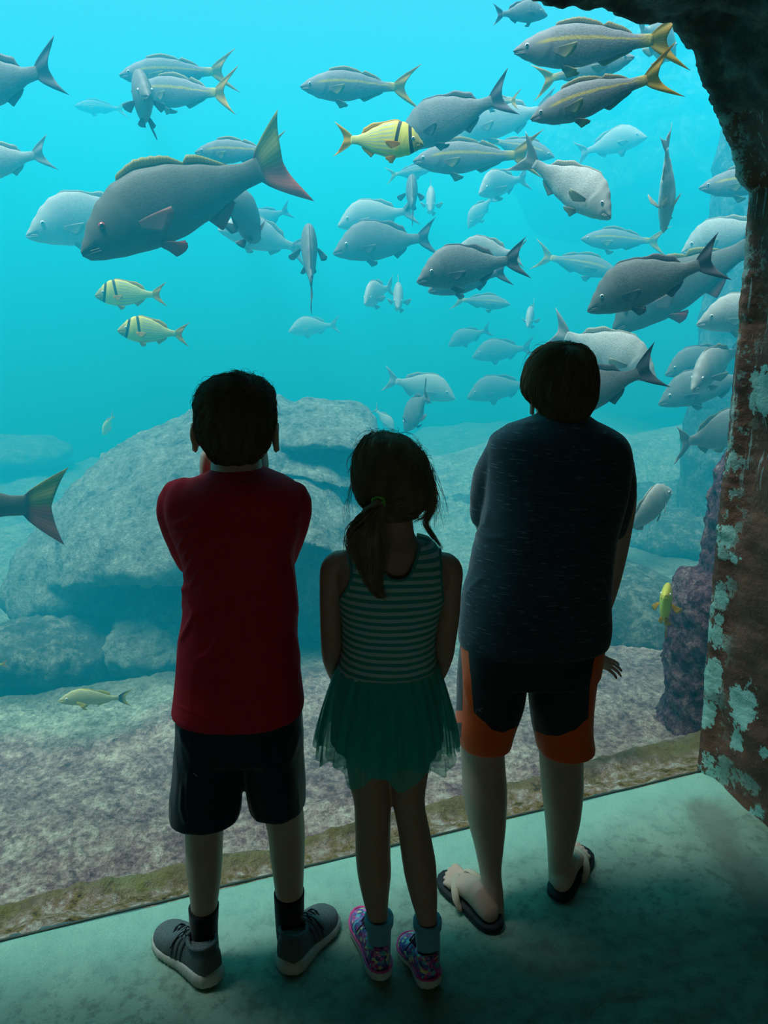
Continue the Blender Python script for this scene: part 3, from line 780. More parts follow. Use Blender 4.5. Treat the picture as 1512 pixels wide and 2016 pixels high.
# shirt
bm = bmesh.new()
T1 = [(914, 430, 504, 1.60, .048), (920, 421, 515, 1.598, .056), (930, 405, 534, 1.59, .065), (941, 380, 562, 1.585, .073), (953, 353, 584, 1.58, .082), (970, 334, 595, 1.575, .088), (1000, 326, 599, 1.575, .093), (1040, 338, 591, 1.57, .097), (1090, 358, 579, 1.57, .098), (1142, 367, 582, 1.57, .098), (1200, 363, 586, 1.565, .10), (1262, 353, 585, 1.56, .103), (1330, 349, 591, 1.555, .107), (1378, 344, 597, 1.55, .112), (1396, 341, 597, 1.55, .114)]
rows_loft(bm, T1, 70, 60, 2.4)
limb(bm, [(352, 982, 1.58, .044), (352, 1010, 1.59, .046), (362, 1050, 1.61, .043), (376, 1085, 1.635, .042), (384, 1102, 1.65, .042)], 20)
limb(bm, [(574, 984, 1.58, .042), (574, 1010, 1.59, .043), (566, 1050, 1.61, .040), (556, 1080, 1.635, .039), (552, 1094, 1.65, .039)], 20)
ell(bm, PY(364, 998, 1.572), (.040, .070, .062)); ell(bm, PY(562, 998, 1.572), (.038, .068, .062))
me = remesh(bm, 0.0042, 16, 'shirt')
creases(me, [([(338, 1035), (362, 1028), (385, 1012)], 5, .007), ([(340, 1052), (372, 1045), (402, 1030)], 5, .006), ([(352, 1082), (365, 1060), (385, 1044)], 4, .006), ([(362, 1105), (372, 1082), (392, 1060)], 4, .005),
             ([(366, 1135), (378, 1105), (398, 1078)], 5, .006), ([(372, 1160), (392, 1125), (405, 1108)], 4, .004), ([(392, 1165), (425, 1105), (432, 1080)], 5, .004), ([(405, 1180), (440, 1120), (452, 1085)], 4, .0035),
             ([(355, 1265), (375, 1225), (388, 1200)], 5, .005), ([(390, 1300), (412, 1286), (440, 1240), (462, 1195)], 5, .005), ([(362, 1150), (380, 1200), (390, 1240)], 4, .004), ([(352, 1210), (360, 1190), (366, 1150)], 4, .004),
             ([(590, 1010), (578, 1025), (560, 1030)], 4, .004), ([(584, 1060), (572, 1040), (556, 1030)], 4, .004), ([(577, 1150), (570, 1110), (565, 1080)], 4, .003), ([(585, 1210), (577, 1160), (572, 1120)], 4, .003),
             ([(420, 952), (465, 958), (520, 952)], 4, .003), ([(400, 968), (470, 976), (545, 966)], 5, .0025), ([(582, 1340), (588, 1290), (580, 1250)], 4, .003),
             ([(345, 1388), (440, 1426), (478, 1420), (592, 1384)], 2.2, .0012)], 9)
foldnoise(me, 0.003, 14, 5, 3)
o = link('shirt', me, RED, pb); o.location = -pb.location
bm = bmesh.new()
rows_loft(bm, [(911, 430, 503, 1.60, .049), (919, 424, 511, 1.598, .055)], 5, 60, 2.2, cap=False, grow=0.0015)
c = obj('collar', bm, RED, o)
# shorts
bm = bmesh.new()
rows_loft(bm, [(1385, 350, 592, 1.55, .095), (1430, 349, 595, 1.55, .10), (1470, 346, 598, 1.552, .095)], 12, 48, 2.4)
rows_loft(bm, [(1400, 350, 474, 1.55, .09), (1440, 349, 478, 1.55, .092), (1489, 344, 478, 1.55, .09), (1540, 339, 477, 1.548, .088), (1585, 336, 476, 1.545, .088), (1598, 335, 476, 1.545, .088)], 30, 40, 2.3)
rows_loft(bm, [(1400, 470, 591, 1.555, .09), (1440, 480, 595, 1.555, .09), (1489, 481, 598, 1.56, .088), (1540, 486, 600, 1.562, .085), (1568, 491, 601, 1.565, .084), (1580, 493, 602, 1.565, .084)], 30, 40, 2.3)
me = remesh(bm, 0.0045, 14, 'shorts')
creases(me, [([(360, 1540), (358, 1590), (368, 1625)], 4, .004), ([(372, 1520), (368, 1580), (376, 1625)], 4, .0035), ([(455, 1625), (470, 1590), (474, 1560)], 4, .003), ([(510, 1620), (500, 1590), (494, 1560)], 4, .004), ([(590, 1440), (580, 1475), (572, 1500)], 5, .003), ([(352, 1430), (362, 1460), (380, 1500)], 5, .003)], 9)
foldnoise(me, 0.004, 16, 6, 8)
o = link('shorts', me, NAVY, pb); o.location = -pb.location
bm = bmesh.new()
P0 = PY(381, 1523, 1.452)
tube(bm, [P0, P0 + V((.004, 0, -.002)), P0 + V((.008, -.001, -.006)), P0 + V((.004, -.001, -.005))], .0008, 6)
obj('logo', bm, LOGO, o)
# socks and shoes
def sock(root, rows, mat, cuff=None, lab=None):
    bm = bmesh.new(); rows_loft(bm, rows, 24, 32, 2, grow=0.003)
    if cuff:
        v, ul, ur, y = cuff; a, c = PY(ul, v, y), PY(ur, v, y)
        r = (c - a).length / 2 + .003; mid = (a + c) / 2
        for q in (0, .007, .013):
            tube(bm, [mid + V((r * math.cos(t), r * 1.05 * math.sin(t), -q + .002 * math.sin(3 * t))) for t in [2 * PI * k / 28 for k in range(29)]], .0042, 8, cap_round=False)
    return obj('sock', bm, mat, root, world=root)
sock(pb, [(1784, 374, 428, 1.532, None), (1830, 377, 426, 1.531, None), (1862, 381, 428, 1.53, .027), (1885, 384, 430, 1.53, .03)], SOCKB)
sock(pb, [(1756, 542, 597, 1.571, None), (1800, 544, 596, 1.57, None), (1840, 547, 595, 1.572, .026), (1858, 550, 594, 1.575, .028)], SOCKB)
def footprint(t, side):
    """half width along a shoe, t 0 heel .. 1 toe; side +1 = inner"""
    w = lerp1([(0, 0.0), (0.02, 0.35), (0.07, 0.66), (0.15, 0.80), (0.3, 0.80), (0.45, 0.80), (0.6, 0.92), (0.72, 1.0), (0.84, 0.92), (0.93, 0.68), (0.98, 0.36), (1.0, 0.0)], t)
    if side > 0: w *= lerp1([(0, 1), (.3, .92), (.45, .82), (.6, .95), (.8, 1.0), (1, 1)], t)
    return w
def shoe(root, heel, toe, inner, w, th, mats, style):
    mu, ms, ml, mx = mats
    heel = V((heel.x, heel.y, 0)); toe = V((toe.x, toe.y, 0))
    f = toe - heel; Ln = f.length; f.normalize(); s = V((-f.y, f.x, 0)) * inner; up = V((0, 0, 1))
    at = lambda t, x, z: heel + f * (Ln * t) + s * (w * x) + up * z
    # sole
    outl = []; N = 74
    ts = [0.5 - 0.5 * math.cos(PI * k / N) for k in range(N + 1)]
    for t in ts: outl.append((t, footprint(t, 1)))
    for t in ts[-2:0:-1]: outl.append((t, -footprint(t, -1)))
    bm = bmesh.new(); rings = []
    for q, (zf, g) in enumerate(((0.0, 0.93), (0.12, 1.02), (0.45, 1.05), (0.8, 1.0), (1.0, 0.93))):
        rr = []
        for k, (t, x) in enumerate(outl):
            tooth = (1 + 0.03 * math.sin(k * 2.4)) if (style == 'sneaker' and zf < .5) else 1
            hz = th * (1.25 - 0.45 * sstep(t, .1, .8)) * zf + 0.006 * sstep(t, .85, 1) 
            if style == 'sneaker' and zf == 0: hz += 0.006 * (0.5 + 0.5 * math.sin(k * 2.4))
            rr.append(at(0.5 + (t - 0.5) * (1 + (g - 1) * .5), x * g * tooth, hz))
        rings.append(rr)
    loft(bm, rings)
    sh = obj('shoe', bmesh.new(), None, root) if False else None
    # upper
    bmu = bmesh.new(); rings = []
    for t, wx, hh in catmull([(0.035, 0.30, 0.70), (0.06, 0.52, 0.86), (0.11, 0.66, 0.98), (0.2, 0.70, 0.92), (0.32, 0.71, 0.86), (0.42, 0.74, 0.92), (0.52, 0.82, 0.84), (0.64, 0.91, 0.66), (0.76, 0.93, 0.50), (0.87, 0.80, 0.38), (0.94, 0.55, 0.28), (0.975, 0.25, 0.18)], 40):
        z0 = th * (1.25 - 0.45 * sstep(t, .1, .8)) * .8
        H = 0.062 * hh * (w / 0.042)
        rr = []
        for k in range(26):
            a = PI * k / 25; cx, cz = math.cos(a), math.sin(a)
            rr.append(at(t, wx * math.copysign(abs(cx) ** .75, cx), z0 + H * cz ** .8))
        rr.append(at(t, -wx * .8, z0 - .004)); rr.append(at(t, wx * .8, z0 - .004))
        rings.append(rr)
    loft(bmu, rings)
    upo = obj('shoe', bmu, mu, root, world=root)
    so = obj('sole', bm, ms, upo)
    if style == 'sneaker':
        pass
    bm = bmesh.new()   # padded collar
    cp = []
    for k in range(30):
        a = 2 * PI * k / 29
        t = 0.22 - 0.155 * math.cos(a); z = th * 1.1 + 0.052 * (w / 0.042) + 0.008 * math.cos(a) + 0.006 * max(0, -math.cos(a))
        cp.append(at(t, 0.60 * math.sin(a), z))
    tube(bm, cp, 0.0055, 8, cap_round=False)
    obj('collar', bm, mu, upo)
    bm = bmesh.new()   # tongue
    tube(bm, [at(0.58, 0, th + .045), at(0.47, 0, th + .056), at(0.38, 0, th + .066), at(0.335, 0, th + .080)], [.010, .014, .016, .015], 12, flat=.35, up=up)
    obj('tongue', bm, mu, upo)
    bm = bmesh.new()
    for k in range(5):
        t = 0.40 + 0.055 * k; zt = th + 0.064 * (1 - 1.0 * (t - .36)) + .0
        tube(bm, [at(t, 0.42, zt - .012), at(t + .012, 0.15, zt), at(t + .012, -0.15, zt), at(t, -0.42, zt - .012)], .0016, 6)
        tube(bm, [at(t + .03, 0.40, zt - .014), at(t + .01, 0, zt + .002), at(t - .01, -0.38, zt - .010)], .0016, 6)
    z = th + .072
    for q in (-1, 1):
        lp = [at(0.40, 0, z), at(0.38, .25 * q, z + .018), at(0.36, .5 * q, z + .012), at(0.40, .55 * q, z - .004), at(0.42, .2 * q, z - .002)]
        tube(bm, [V(p) for p in catmull(lp, 14)], .0016, 6)
        lp = [at(0.40, 0, z), at(0.46, .35 * q, z - .008), at(0.50, .62 * q, z - .026), at(0.52, .86 * q, z - .044)]
        tube(bm, [V(p) for p in catmull(lp, 12)], .0016, 6)
    obj('laces', bm, ml, upo)
    if style == 'sneaker':
        for side in (1, -1):
            for k in range(3):
                bm = bmesh.new(); t = 0.36 + 0.065 * k
                pts = []
                for j in range(8):
                    q = j / 7; a = 0.10 + 0.95 * q
                    tt = t + 0.05 * (1 - q); wx = lerp1([(.3, .71), (.42, .74), (.52, .82), (.64, .91)], tt); H = .062 * lerp1([(.3, .87), (.42, .92), (.52, .84), (.64, .66)], tt) * (w / .042)
                    z0 = th * (1.25 - 0.45 * sstep(tt, .1, .8)) * .8
                    pts.append(at(tt, side * (wx * math.cos(a) ** .75 + .012), z0 + H * math.sin(a) ** .8))
                tube(bm, pts, .0035, 8, flat=.35, up=s)
                obj('stripe', bm, mx, upo)
    else:
        bm = bmesh.new()   # coloured line above the sole, patch on the heel
        tube(bm, [at(t, x * 0.97, th * (1.25 - 0.45 * sstep(t, .1, .8)) + 0.006 * sstep(t, .85, 1)) for t, x in outl + outl[:1]], .0032, 6, cap_round=False)
        obj('foxing_line', bm, mx, upo)
    return upo
m = Mat('black_mesh_knit', (0.02, 0.026, 0.03), 0.7)
co = m.coord(); vo = m.voro(560, co); m.color(m.mix(m.step(vo, 0.25, 0.5), (0.012, 0.018, 0.02), (0.12, 0.15, 0.15))); m.bump(vo, 0.5, 0.002); KNIT = m.m
MIDS = cloth('pale_rubber', (0.50, 0.50, 0.44), 120, 0.6, 0.0)
LACE = Mat('black_lace', (0.012, 0.014, 0.016), 0.8).m
STRP = Mat('black_stripe', (0.035, 0.045, 0.05), 0.45).m
for h, t, i in SH1:
    shoe(pb, h, t, i, 0.050, 0.030, (KNIT, MIDS, LACE, STRP), 'sneaker')
# hair
def hair_rows(rows, voxel=0.004):
    bm = bmesh.new(); rows_loft(bm, rows, 40, 44, 2.15)
    return remesh(bm, voxel, 4, 'hair')
HR1 = [(735, 461, 467, 1.60, .006), (737, 450, 478, 1.60, .025), (743, 428, 500, 1.60, .05), (753, 408, 520, 1.60, .072), (770, 394, 533, 1.60, .086), (792, 388, 540, 1.60, .093), (815, 386, 542, 1.60, .096), (838, 388, 541, 1.60, .094), (858, 393, 536, 1.595, .088), (876, 402, 528, 1.585, .074), (892, 412, 519, 1.575, .058), (906, 424, 508, 1.567, .045)]
hm = hair_rows(HR1)
# keep the face free
crown = PY(497, 772, 1.53)
def flow1(p):
    d = p - crown; d.z *= 0.6
    sw = V((0, 0, 1)).cross(d) * 0.5
    return d.normalized() + sw + V((0, 0, -0.55))
displace(hm, lambda p, n: 0.0035 * noise.noise(V((p.x * 60, p.y * 60, p.z * 22))) + 0.002 * noise.noise(p * 90))
ho = link('hair', hm, HAIR1, pb); ho.location = -pb.location
bm = bmesh.new()
strands(bm, hm, surf_seeds(hm, 2600, lambda p: True), flow1, 0.0075, 9, 0.0007, 0.003, 0.35)
strands(bm, hm, surf_seeds(hm, 160, lambda p: p.z > hc.z + .05), lambda p: flow1(p) + V((0, 0, .5)), 0.006, 7, 0.0004, 0.008, 0.8)
strands(bm, hm, [crown + V([random.uniform(-.03, .03), random.uniform(-.04, .06), .01]) for _ in range(500)], flow1, 0.006, 9, 0.0007, 0.004, 0.5)
obj('strands', bm, HAIR1, ho)
# ================================================================== girl in the striped dress
pg = empty('person', PZ(800, 1910), 'girl in a teal striped dress with a tulle skirt and a ponytail', 'person', 'children watching the fish')
gy = 1.62
bm = bmesh.new()
gc = PY(774, 940, gy)
LG = head(bm, gc, 0.072, V((0.05, 1, -0.04)), 1.0)
rows_loft(bm, [(990, 742, 808, 1.61, .040), (1030, 748, 813, 1.60, .040), (1055, 744, 818, 1.59, .043), (1075, 722, 838, 1.58, .05), (1090, 688, 868, 1.575, .052), (1108, 662, 888, 1.57, .058), (1140, 660, 888, 1.565, .068), (1180, 672, 868, 1.56, .078), (1240, 680, 852, 1.56, .078), (1290, 677, 852, 1.555, .078), (1340, 668, 862, 1.55, .085), (1420, 664, 866, 1.545, .085), (1480, 675, 860, 1.545, .08)], 60, 40, 2.2)
rows_loft(bm, [(1440, 674, 768, 1.545, None), (1533, 686, 768, 1.545, None), (1575, 696, 770, 1.54, None), (1625, 699, 769, 1.535, None), (1680, 700, 769, 1.53, None), (1720, 704, 770, 1.525, None), (1770, 715, 765, 1.52, None), (1820, 728, 763, 1.516, None), (1862, 732, 763, 1.520, .016)], 50, 26, 2)
rows_loft(bm, [(1440, 766, 858, 1.545, None), (1542, 769, 840, 1.54, None), (1585, 774, 837, 1.535, None), (1633, 783, 846, 1.53, None), (1690, 791, 857, 1.52, None), (1725, 797, 860, 1.515, None), (1770, 809, 861, 1.505, None), (1815, 822, 860, 1.50, None), (1875, 828, 860, 1.502, .016)], 50, 26, 2)
limb(bm, [(672, 1108, 1.57, .030), (656, 1120, 1.57, .028), (651, 1160, 1.565, .0245), (651, 1215, 1.565, .024), (653, 1265, 1.575, .0245), (655, 1300, 1.60, .0225), (672, 1340, 1.65, .020), (705, 1368, 1.70, .016), (722, 1376, 1.715, .015)], 16)
limb(bm, [(872, 1112, 1.57, .030), (886, 1124, 1.57, .028), (886, 1165, 1.565, .0245), (883, 1215, 1.565, .024), (876, 1262, 1.575, .0245), (872, 1295, 1.60, .0225), (855, 1335, 1.65, .020), (822, 1364, 1.70, .016), (804, 1374, 1.715, .015)], 16)
hand(bm, PY(718, 1374, 1.715), V((1, 0.25, -0.25)), V((0, 1, 0.2)), V((0, 0, 1)), 0.115, 0.6, 0.05)
hand(bm, PY(808, 1372, 1.715), V((-1, 0.45, -0.15)), V((0, 1, 0.2)), V((0, 0, 1)), 0.115, 0.6, 0.05)
SH2 = [(PZ(755, 1933), PZ(707, 1800), -1), (PZ(852, 1948), PZ(800, 1850), 1)]
for h, t, i in SH2:
    foot(bm, h.lerp(t, 0.06), h.lerp(t, .93), 0.027, 0.042, False, i, 0.02)
me = remesh(bm, 0.0032, 5, 'body'); o = link('body', me, SKIN2, pg); o.location = -pg.location
person_eyes(pg, LG, 0.072)
# dress top: open sheet cut out for the neck and arms
TG = [(1062, 712, 846, 1.582, .058), (1080, 694, 862, 1.577, .062), (1095, 676, 876, 1.573, .066), (1115, 666, 884, 1.568, .073), (1145, 662, 884, 1.565, .080), (1180, 669, 872, 1.56, .086), (1220, 675, 860, 1.56, .087), (1264, 676, 854, 1.56, .087), (1290, 673, 855, 1.557, .088), (1311, 669, 858, 1.555, .090), (1322, 667, 861, 1.553, .092)]
rr = []
for v, ul, ur, y, b in TG:
    a, c = PY(ul, v, y), PY(ur, v, y); rr.append(((a.x + c.x) / 2, y, a.z, (c.x - a.x) / 2 + .003, b + .003))
NRW, NSG = 150, 220
rr = catmull(rr, NRW); ztop, zbot = rr[0][2], rr[-1][2]
al = lambda tab, v: lerp1(tab, v)
armL = [(1060, 684), (1085, 684), (1110, 691), (1135, 692), (1150, 688), (1165, 680), (1182, 668), (1190, 640)]
armR = [(1060, 862), (1085, 868), (1110, 868), (1135, 868), (1150, 869), (1165, 870), (1182, 872), (1190, 900)]
nk = lambda u: 1142 - (1142 - 1060) * min(1, abs((u - 783) / 46.0)) ** 3.2 if abs(u - 783) < 50 else 1000
bm = bmesh.new(); G = []
fold = lambda x, z, k: 0.0022 * noise.noise(V((x * 22 + k, z * 60, 3))) * sstep(ztop - z, 0.05, .25)
for x, y, z, w, d in rr:
    G.append([bm.verts.new(p + (p - V((x, y, z))).normalized() * fold(p.x, p.z, p.y * 14)) for p in ring(V((x, y, z)), V((w, 0, 0)), V((0, d, 0)), NSG, 2.2)])
for i in range(NRW - 1):
    for k in range(NSG):
        f = [G[i][k], G[i][(k + 1) % NSG], G[i + 1][(k + 1) % NSG], G[i + 1][k]]
        c = sum((q.co for q in f), V()) / 4
        back = c.y < rr[i][1]
        cc = V((c.x, 2 * rr[i][1] - c.y, c.z)) if not back else c
        u, v = pix(cc)
        if v < 1190 and (u < al(armL, v) or u > al(armR, v)): continue
        if v < nk(u): continue
        bm.faces.new(f)
loose = [v for v in bm.verts if not v.link_faces]; bmesh.ops.delete(bm, geom=loose, context='VERTS')
bmesh.ops.solidify(bm, geom=bm.faces[:], thickness=-0.0015)
me = to_mesh(bm, 'dress')
fattr(me, 'stripe', lambda p: (ztop - p.z + 0.004 * fbm((p.x * 6, p.y * 6, p.z * 3)) ) / 0.0153)
dress = link('dress', me, STRIPE, pg); dress.location = -pg.location
def on_back(u, v, side=-1):
    """point of the dress-top surface seen at a pixel"""
    z = PY(u, v, 1.49).z
    for _ in range(4):
        k = min(range(NRW), key=lambda q: abs(rr[q][2] - z)); x, y, zz, w, d = rr[k]
        px_ = PY(u, v, y).x
        t = max(-1, min(1, (px_ - x) / w)); yy = y + side * d * (1 - abs(t) ** 2.2) ** (1 / 2.2)
        z = PY(u, v, yy if side < 0 else 2 * y - yy).z
    return V((PY(u, v, yy).x, yy + side * .001, z))
for nm, pts in (('binding', [(684, 1078), (687, 1095), (692, 1120), (692, 1138), (688, 1152), (680, 1166), (669, 1181)]), ('binding', [(866, 1082), (868, 1110), (868, 1135), (869, 1152), (870, 1166), (872, 1181)]),
                ('binding', [(740, 1076), (746, 1101), (754, 1123), (766, 1139), (783, 1143), (800, 1139), (812, 1123), (820, 1101), (826, 1077)])):
    bm = bmesh.new(); c3 = catmull([tuple(on_back(*p)) for p in pts], 30)
    tube(bm, [V(p) for p in c3], 0.0036, 8)
    obj(nm, bm, TRIMT, dress)
# skirt: sheer pleated layers over an opaque lining
def skirt(name, mat, ztop_v, zbot, wbot, dbot, pleats, amp, jag, seed, rowsn=46, seg=420, parent=None, topgrow=0.003):
    a, c = PY(669, ztop_v, 1.555), PY(859, ztop_v, 1.555)
    x0, w0, z0 = (a.x + c.x) / 2, (c.x - a.x) / 2 + topgrow, a.z
    z1 = PY(760, zbot, 1.55).z; b0 = PY(wbot[0], zbot, 1.55).x; b1 = PY(wbot[1], zbot, 1.55).x
    bm = bmesh.new(); G = []
    for i in range(rowsn):
        t = i / (rowsn - 1); row = []
        for k in range(seg):
            th = 2 * PI * k / seg
            hem = jag * (0.5 + 0.5 * math.sin(th * 9 + seed) - 0.35 * abs(math.sin(th * 4.5 + seed * 2)) + 0.4 * nz((math.cos(th) * 4, math.sin(th) * 4, seed)))
            z = z0 + (z1 - hem - z0) * t
            fl_ = (1 - (1 - t) ** 1.7) * 0.8 + 0.2 * t
            w = w0 + ((b1 - b0) / 2 - w0) * fl_; d = (0.092 + topgrow) + (dbot - 0.092) * fl_
            pl = amp * (0.25 + 0.75 * t) * (math.sin(th * pleats + 3 * nz((math.cos(th) * 3, math.sin(th) * 3, seed + t * .4))) + 0.8 * nz((math.cos(th) * 9, math.sin(th) * 9, seed + t)))
            xm = x0 + ((b0 + b1) / 2 - x0) * t
            row.append(bm.verts.new((xm + (w + pl) * math.cos(th), 1.553 + (d + pl) * math.sin(th), z)))
        G.append(row)
    for i in range(rowsn - 1):
        for k in range(seg): bm.faces.new((G[i][k], G[i][(k + 1) % seg], G[i + 1][(k + 1) % seg], G[i + 1][k]))
    o = obj(name, bm, mat, parent)
    return o
sk = skirt('skirt', TULLE, 1306, 1462, (622, 902), .150, 26, .0055, .030, 1.3, parent=pg); sk.location = -pg.location
skirt('tulle_layer', TULLE, 1313, 1450, (630, 893), .140, 31, .005, .022, 4.1, parent=sk)
skirt('lining', LINING, 1314, 1455, (652, 872), .112, 14, .002, .004, 2.2, 30, 200, parent=sk)
# socks, shoes
m = Mat('floral_glitter', rough=0.35, spec=0.6)
vo = m.voro(110, m.coord(), 'F1', 'Color'); s_ = m.sep(vo)
c = m.ramp(s_[0], [(0.0, (0.55, 0.03, 0.22)), (0.24, (0.05, 0.05, 0.22)), (0.42, (0.75, 0.16, 0.45)), (0.58, (0.12, 0.10, 0.40)), (0.74, (0.10, 0.50, 0.55)), (0.88, (0.70, 0.75, 0.30))], 'CONSTANT')
m.color(m.mix(m.step(m.noise(400, 2, m.coord()), 0.6, 0.7), c, (0.8, 0.8, 0.9))); FLORAL = m.m
WSOLE = cloth('pale_sole_rubber', (0.55, 0.62, 0.58), 120, 0.6, 0.0)
PINK = Mat('pink_rubber', (0.75, 0.08, 0.28), 0.4).m
VIOLET = Mat('violet_lace', (0.10, 0.02, 0.06), 0.6).m
sock(pg, [(1806, 722, 769, 1.512, None), (1830, 724, 768, 1.51, None), (1858, 727, 767, 1.518, .020), (1876, 730, 766, 1.522, .018)], SOCKT, (1806, 723, 769, 1.513))
sock(pg, [(1812, 818, 864, 1.50, None), (1840, 820, 864, 1.498, None), (1872, 823, 864, 1.500, .020), (1892, 826, 863, 1.503, .018)], SOCKT, (1812, 819, 864, 1.50))
for h, t, i in SH2:
    shoe(pg, h, t, i, 0.040, 0.022, (FLORAL, WSOLE, VIOLET, PINK), 'canvas')
# hair: cap drawn back into a low ponytail, loose strands either side
HRG = [(853, 746, 754, 1.615, .006), (855, 735, 766, 1.615, .03), (861, 718, 792, 1.615, .056), (875, 707, 817, 1.615, .074), (900, 697, 838, 1.612, .088), (930, 693, 848, 1.61, .094), (955, 696, 852, 1.607, .092), (975, 702, 850, 1.60, .086), (992, 712, 842, 1.59, .074), (1006, 724, 828, 1.58, .058), (1018, 738, 812, 1.575, .042)]
gm_ = hair_rows(HRG)
knot = PY(745, 988, 1.515)
displace(gm_, lambda p, n: 0.003 * noise.noise(V((p.x * 70, p.y * 70, p.z * 16))))
gh = link('hair', gm_, HAIR2, pg); gh.location = -pg.location
bm = bmesh.new()
flowg = lambda p: ((knot - p).normalized() + V((0, 0, -0.25)) + V((0.3 * nz(p, 30), 0, 0)))
strands(bm, gm_, surf_seeds(gm_, 2000, lambda p: (p - knot).length > .03), flowg, 0.010, 9, 0.0007, 0.0022, 0.22)
strands(bm, gm_, surf_seeds(gm_, 200, lambda p: p.z > gc.z + .03), lambda p: flowg(p) + V((0, 0, .3)), 0.007, 8, 0.00045, 0.009, 0.9)
obj('strands', bm, HAIR2, gh)
def lock(bm, pts, spread, n, r=0.0008, wave=0.004, e=1.0):
    """a bundle of wavy strands following (u, v, y, half width px) points"""
    base = [(*PY(u, v, y), w) for u, v, y, w in pts]
    for k in range(n):
        a = random.uniform(0, 2 * PI); q = math.sqrt(random.random()); ph = random.uniform(0, 6); f0 = random.uniform(0, .15) if e else 0; f1 = random.uniform(.6, 1.0)
        cc = catmull(base, 22); i1 = max(8, int(22 * f1)); out = []
        for i, (x, y, z, w) in enumerate(cc[:i1]):
            t = i / 21; W = w / 917
            out.append(V((x + W * q * math.cos(a) + wave * t * math.sin(7 * t + ph) + .002 * nz((k, t * 5, 0)), y + .45 * W * q * math.sin(a) + wave * .6 * t * math.cos(6 * t + ph), z)))
        if len(out) > 4: tube(bm, out, [r * (1.2 - 0.9 * i / len(out)) for i in range(len(out))], 3, cap_round=False)
bm = bmesh.new()
PT = [(745, 984, 1.512, 6), (740, 998, 1.500, 14), (728, 1020, 1.492, 27), (721, 1050, 1.485, 35), (722, 1080, 1.475, 33), (728, 1110, 1.468, 25), (733, 1140, 1.462, 16), (742, 1165, 1.458, 9), (762, 1184, 1.455, 3)]
q = [(*PY(u, v, y), w / 917 * .82) for u, v, y, w in PT]; q = catmull(q, 30)
tube(bm, [V(p[:3]) for p in q], [p[3] for p in q], 20, flat=.5, up=(0, 1, 0))
me = remesh(bm, 0.004, 3, 'ponytail'); displace(me, lambda p, n: 0.005 * noise.noise(V((p.x * 70, p.y * 50, p.z * 14))))
po = link('ponytail', me, HAIR2, gh)
bm = bmesh.new(); lock(bm, PT, 1, 900, .0008, .007)
lock(bm, [(740, 1000, 1.49, 10), (712, 1030, 1.475, 24), (692, 1055, 1.46, 12), (690, 1085, 1.45, 9), (706, 1110, 1.45, 6), (700, 1130, 1.45, 4)], 1, 60, .0007, .010)
lock(bm, [(735, 1010, 1.49, 12), (744, 1060, 1.48, 18), (752, 1100, 1.468, 14), (742, 1140, 1.46, 10), (722, 1160, 1.455, 6)], 1, 90, .0007, .006)
obj('strands', bm, HAIR2, po)
bm = bmesh.new()
E_ = [knot + V((0.0125 * math.cos(t), 0.004 * math.sin(t) - .006, .010 * math.sin(t) * .5)) for t in [2 * PI * k / 24 for k in range(25)]]
for dz in (-.003, 0.001, .005): tube(bm, [p + V((0, 0, dz)) for p in E_], .0022, 8, cap_round=False)
obj('hair_tie', bm, Mat('green_elastic', (0.22, 0.62, 0.10), 0.6).m, gh)
bm = bmesh.new()
lock(bm, [(838, 930, 1.63, 8), (851, 965, 1.63, 7), (849, 1000, 1.63, 10), (838, 1030, 1.63, 8), (852, 1055, 1.62, 6), (866, 1075, 1.62, 3), (868, 1086, 1.62, 1)], 1, 90, .0007, .004, 0)
lock(bm, [(845, 925, 1.63, 6), (858, 970, 1.63, 4), (860, 1010, 1.63, 5), (854, 1050, 1.62, 5)], 1, 26, .0006, .006, 0)
lock(bm, [(846, 915, 1.61, 4), (862, 955, 1.61, 5), (872, 1010, 1.60, 6), (868, 1062, 1.60, 8)], 1, 12, .0004, .012, 0)
lock(bm, [(842, 985, 1.62, 8), (838, 1012, 1.62, 10), (822, 1024, 1.62, 8), (812, 1032, 1.62, 6)], 1, 26, .0006, .006, 0)
obj('side_lock', bm, HAIR2, gh); bm = bmesh.new()
lock(bm, [(698, 935, 1.60, 5), (690, 975, 1.60, 5), (684, 1010, 1.60, 7), (690, 1060, 1.58, 8)], 1, 16, .0004, .010, 0)
lock(bm, [(705, 950, 1.62, 7), (708, 980, 1.62, 6), (703, 1005, 1.62, 6)], 1, 26, .0005, .008, 0)
obj('side_lock', bm, HAIR2, gh)

# ================================================================== tall boy leaning forward
pt_ = empty('person', PZ(1035, 1790), 'taller boy in a charcoal T-shirt and black and orange shorts, leaning forward', 'person', 'children watching the fish')
ty = 1.90
bm = bmesh.new()
tc = PY(1103, 758, ty)
LT = head(bm, tc, 0.072, V((-0.08, 1, -0.15)), 1.15, 0.98, -0.58)
rows_loft(bm, [(775, 1062, 1148, 1.885, .05), (812, 1066, 1152, 1.885, .052), (835, 1050, 1168, 1.88, .06), (850, 1010, 1195, 1.87, .06), (870, 985, 1218, 1.865, .075), (930, 975, 1225, 1.855, .085), (1044, 955, 1200, 1.83, .09), (1168, 930, 1185, 1.78, .095), (1270, 925, 1175, 1.76, .09), (1300, 930, 1165, 1.755, .085)], 60, 40, 2.2)
rows_loft(bm, [(1310, 925, 1025, 1.757, .07), (1420, 910, 1005, 1.757, None), (1473, 907, 994, 1.757, None), (1510, 909, 995, 1.755, None), (1555, 911, 998, 1.75, None), (1618, 922, 996, 1.74, None), (1670, 935, 991, 1.725, None), (1715, 944, 987, 1.71, None), (1760, 949, 991, 1.695, None), (1800, 953, 993, 1.69, .026)], 46, 28, 2)
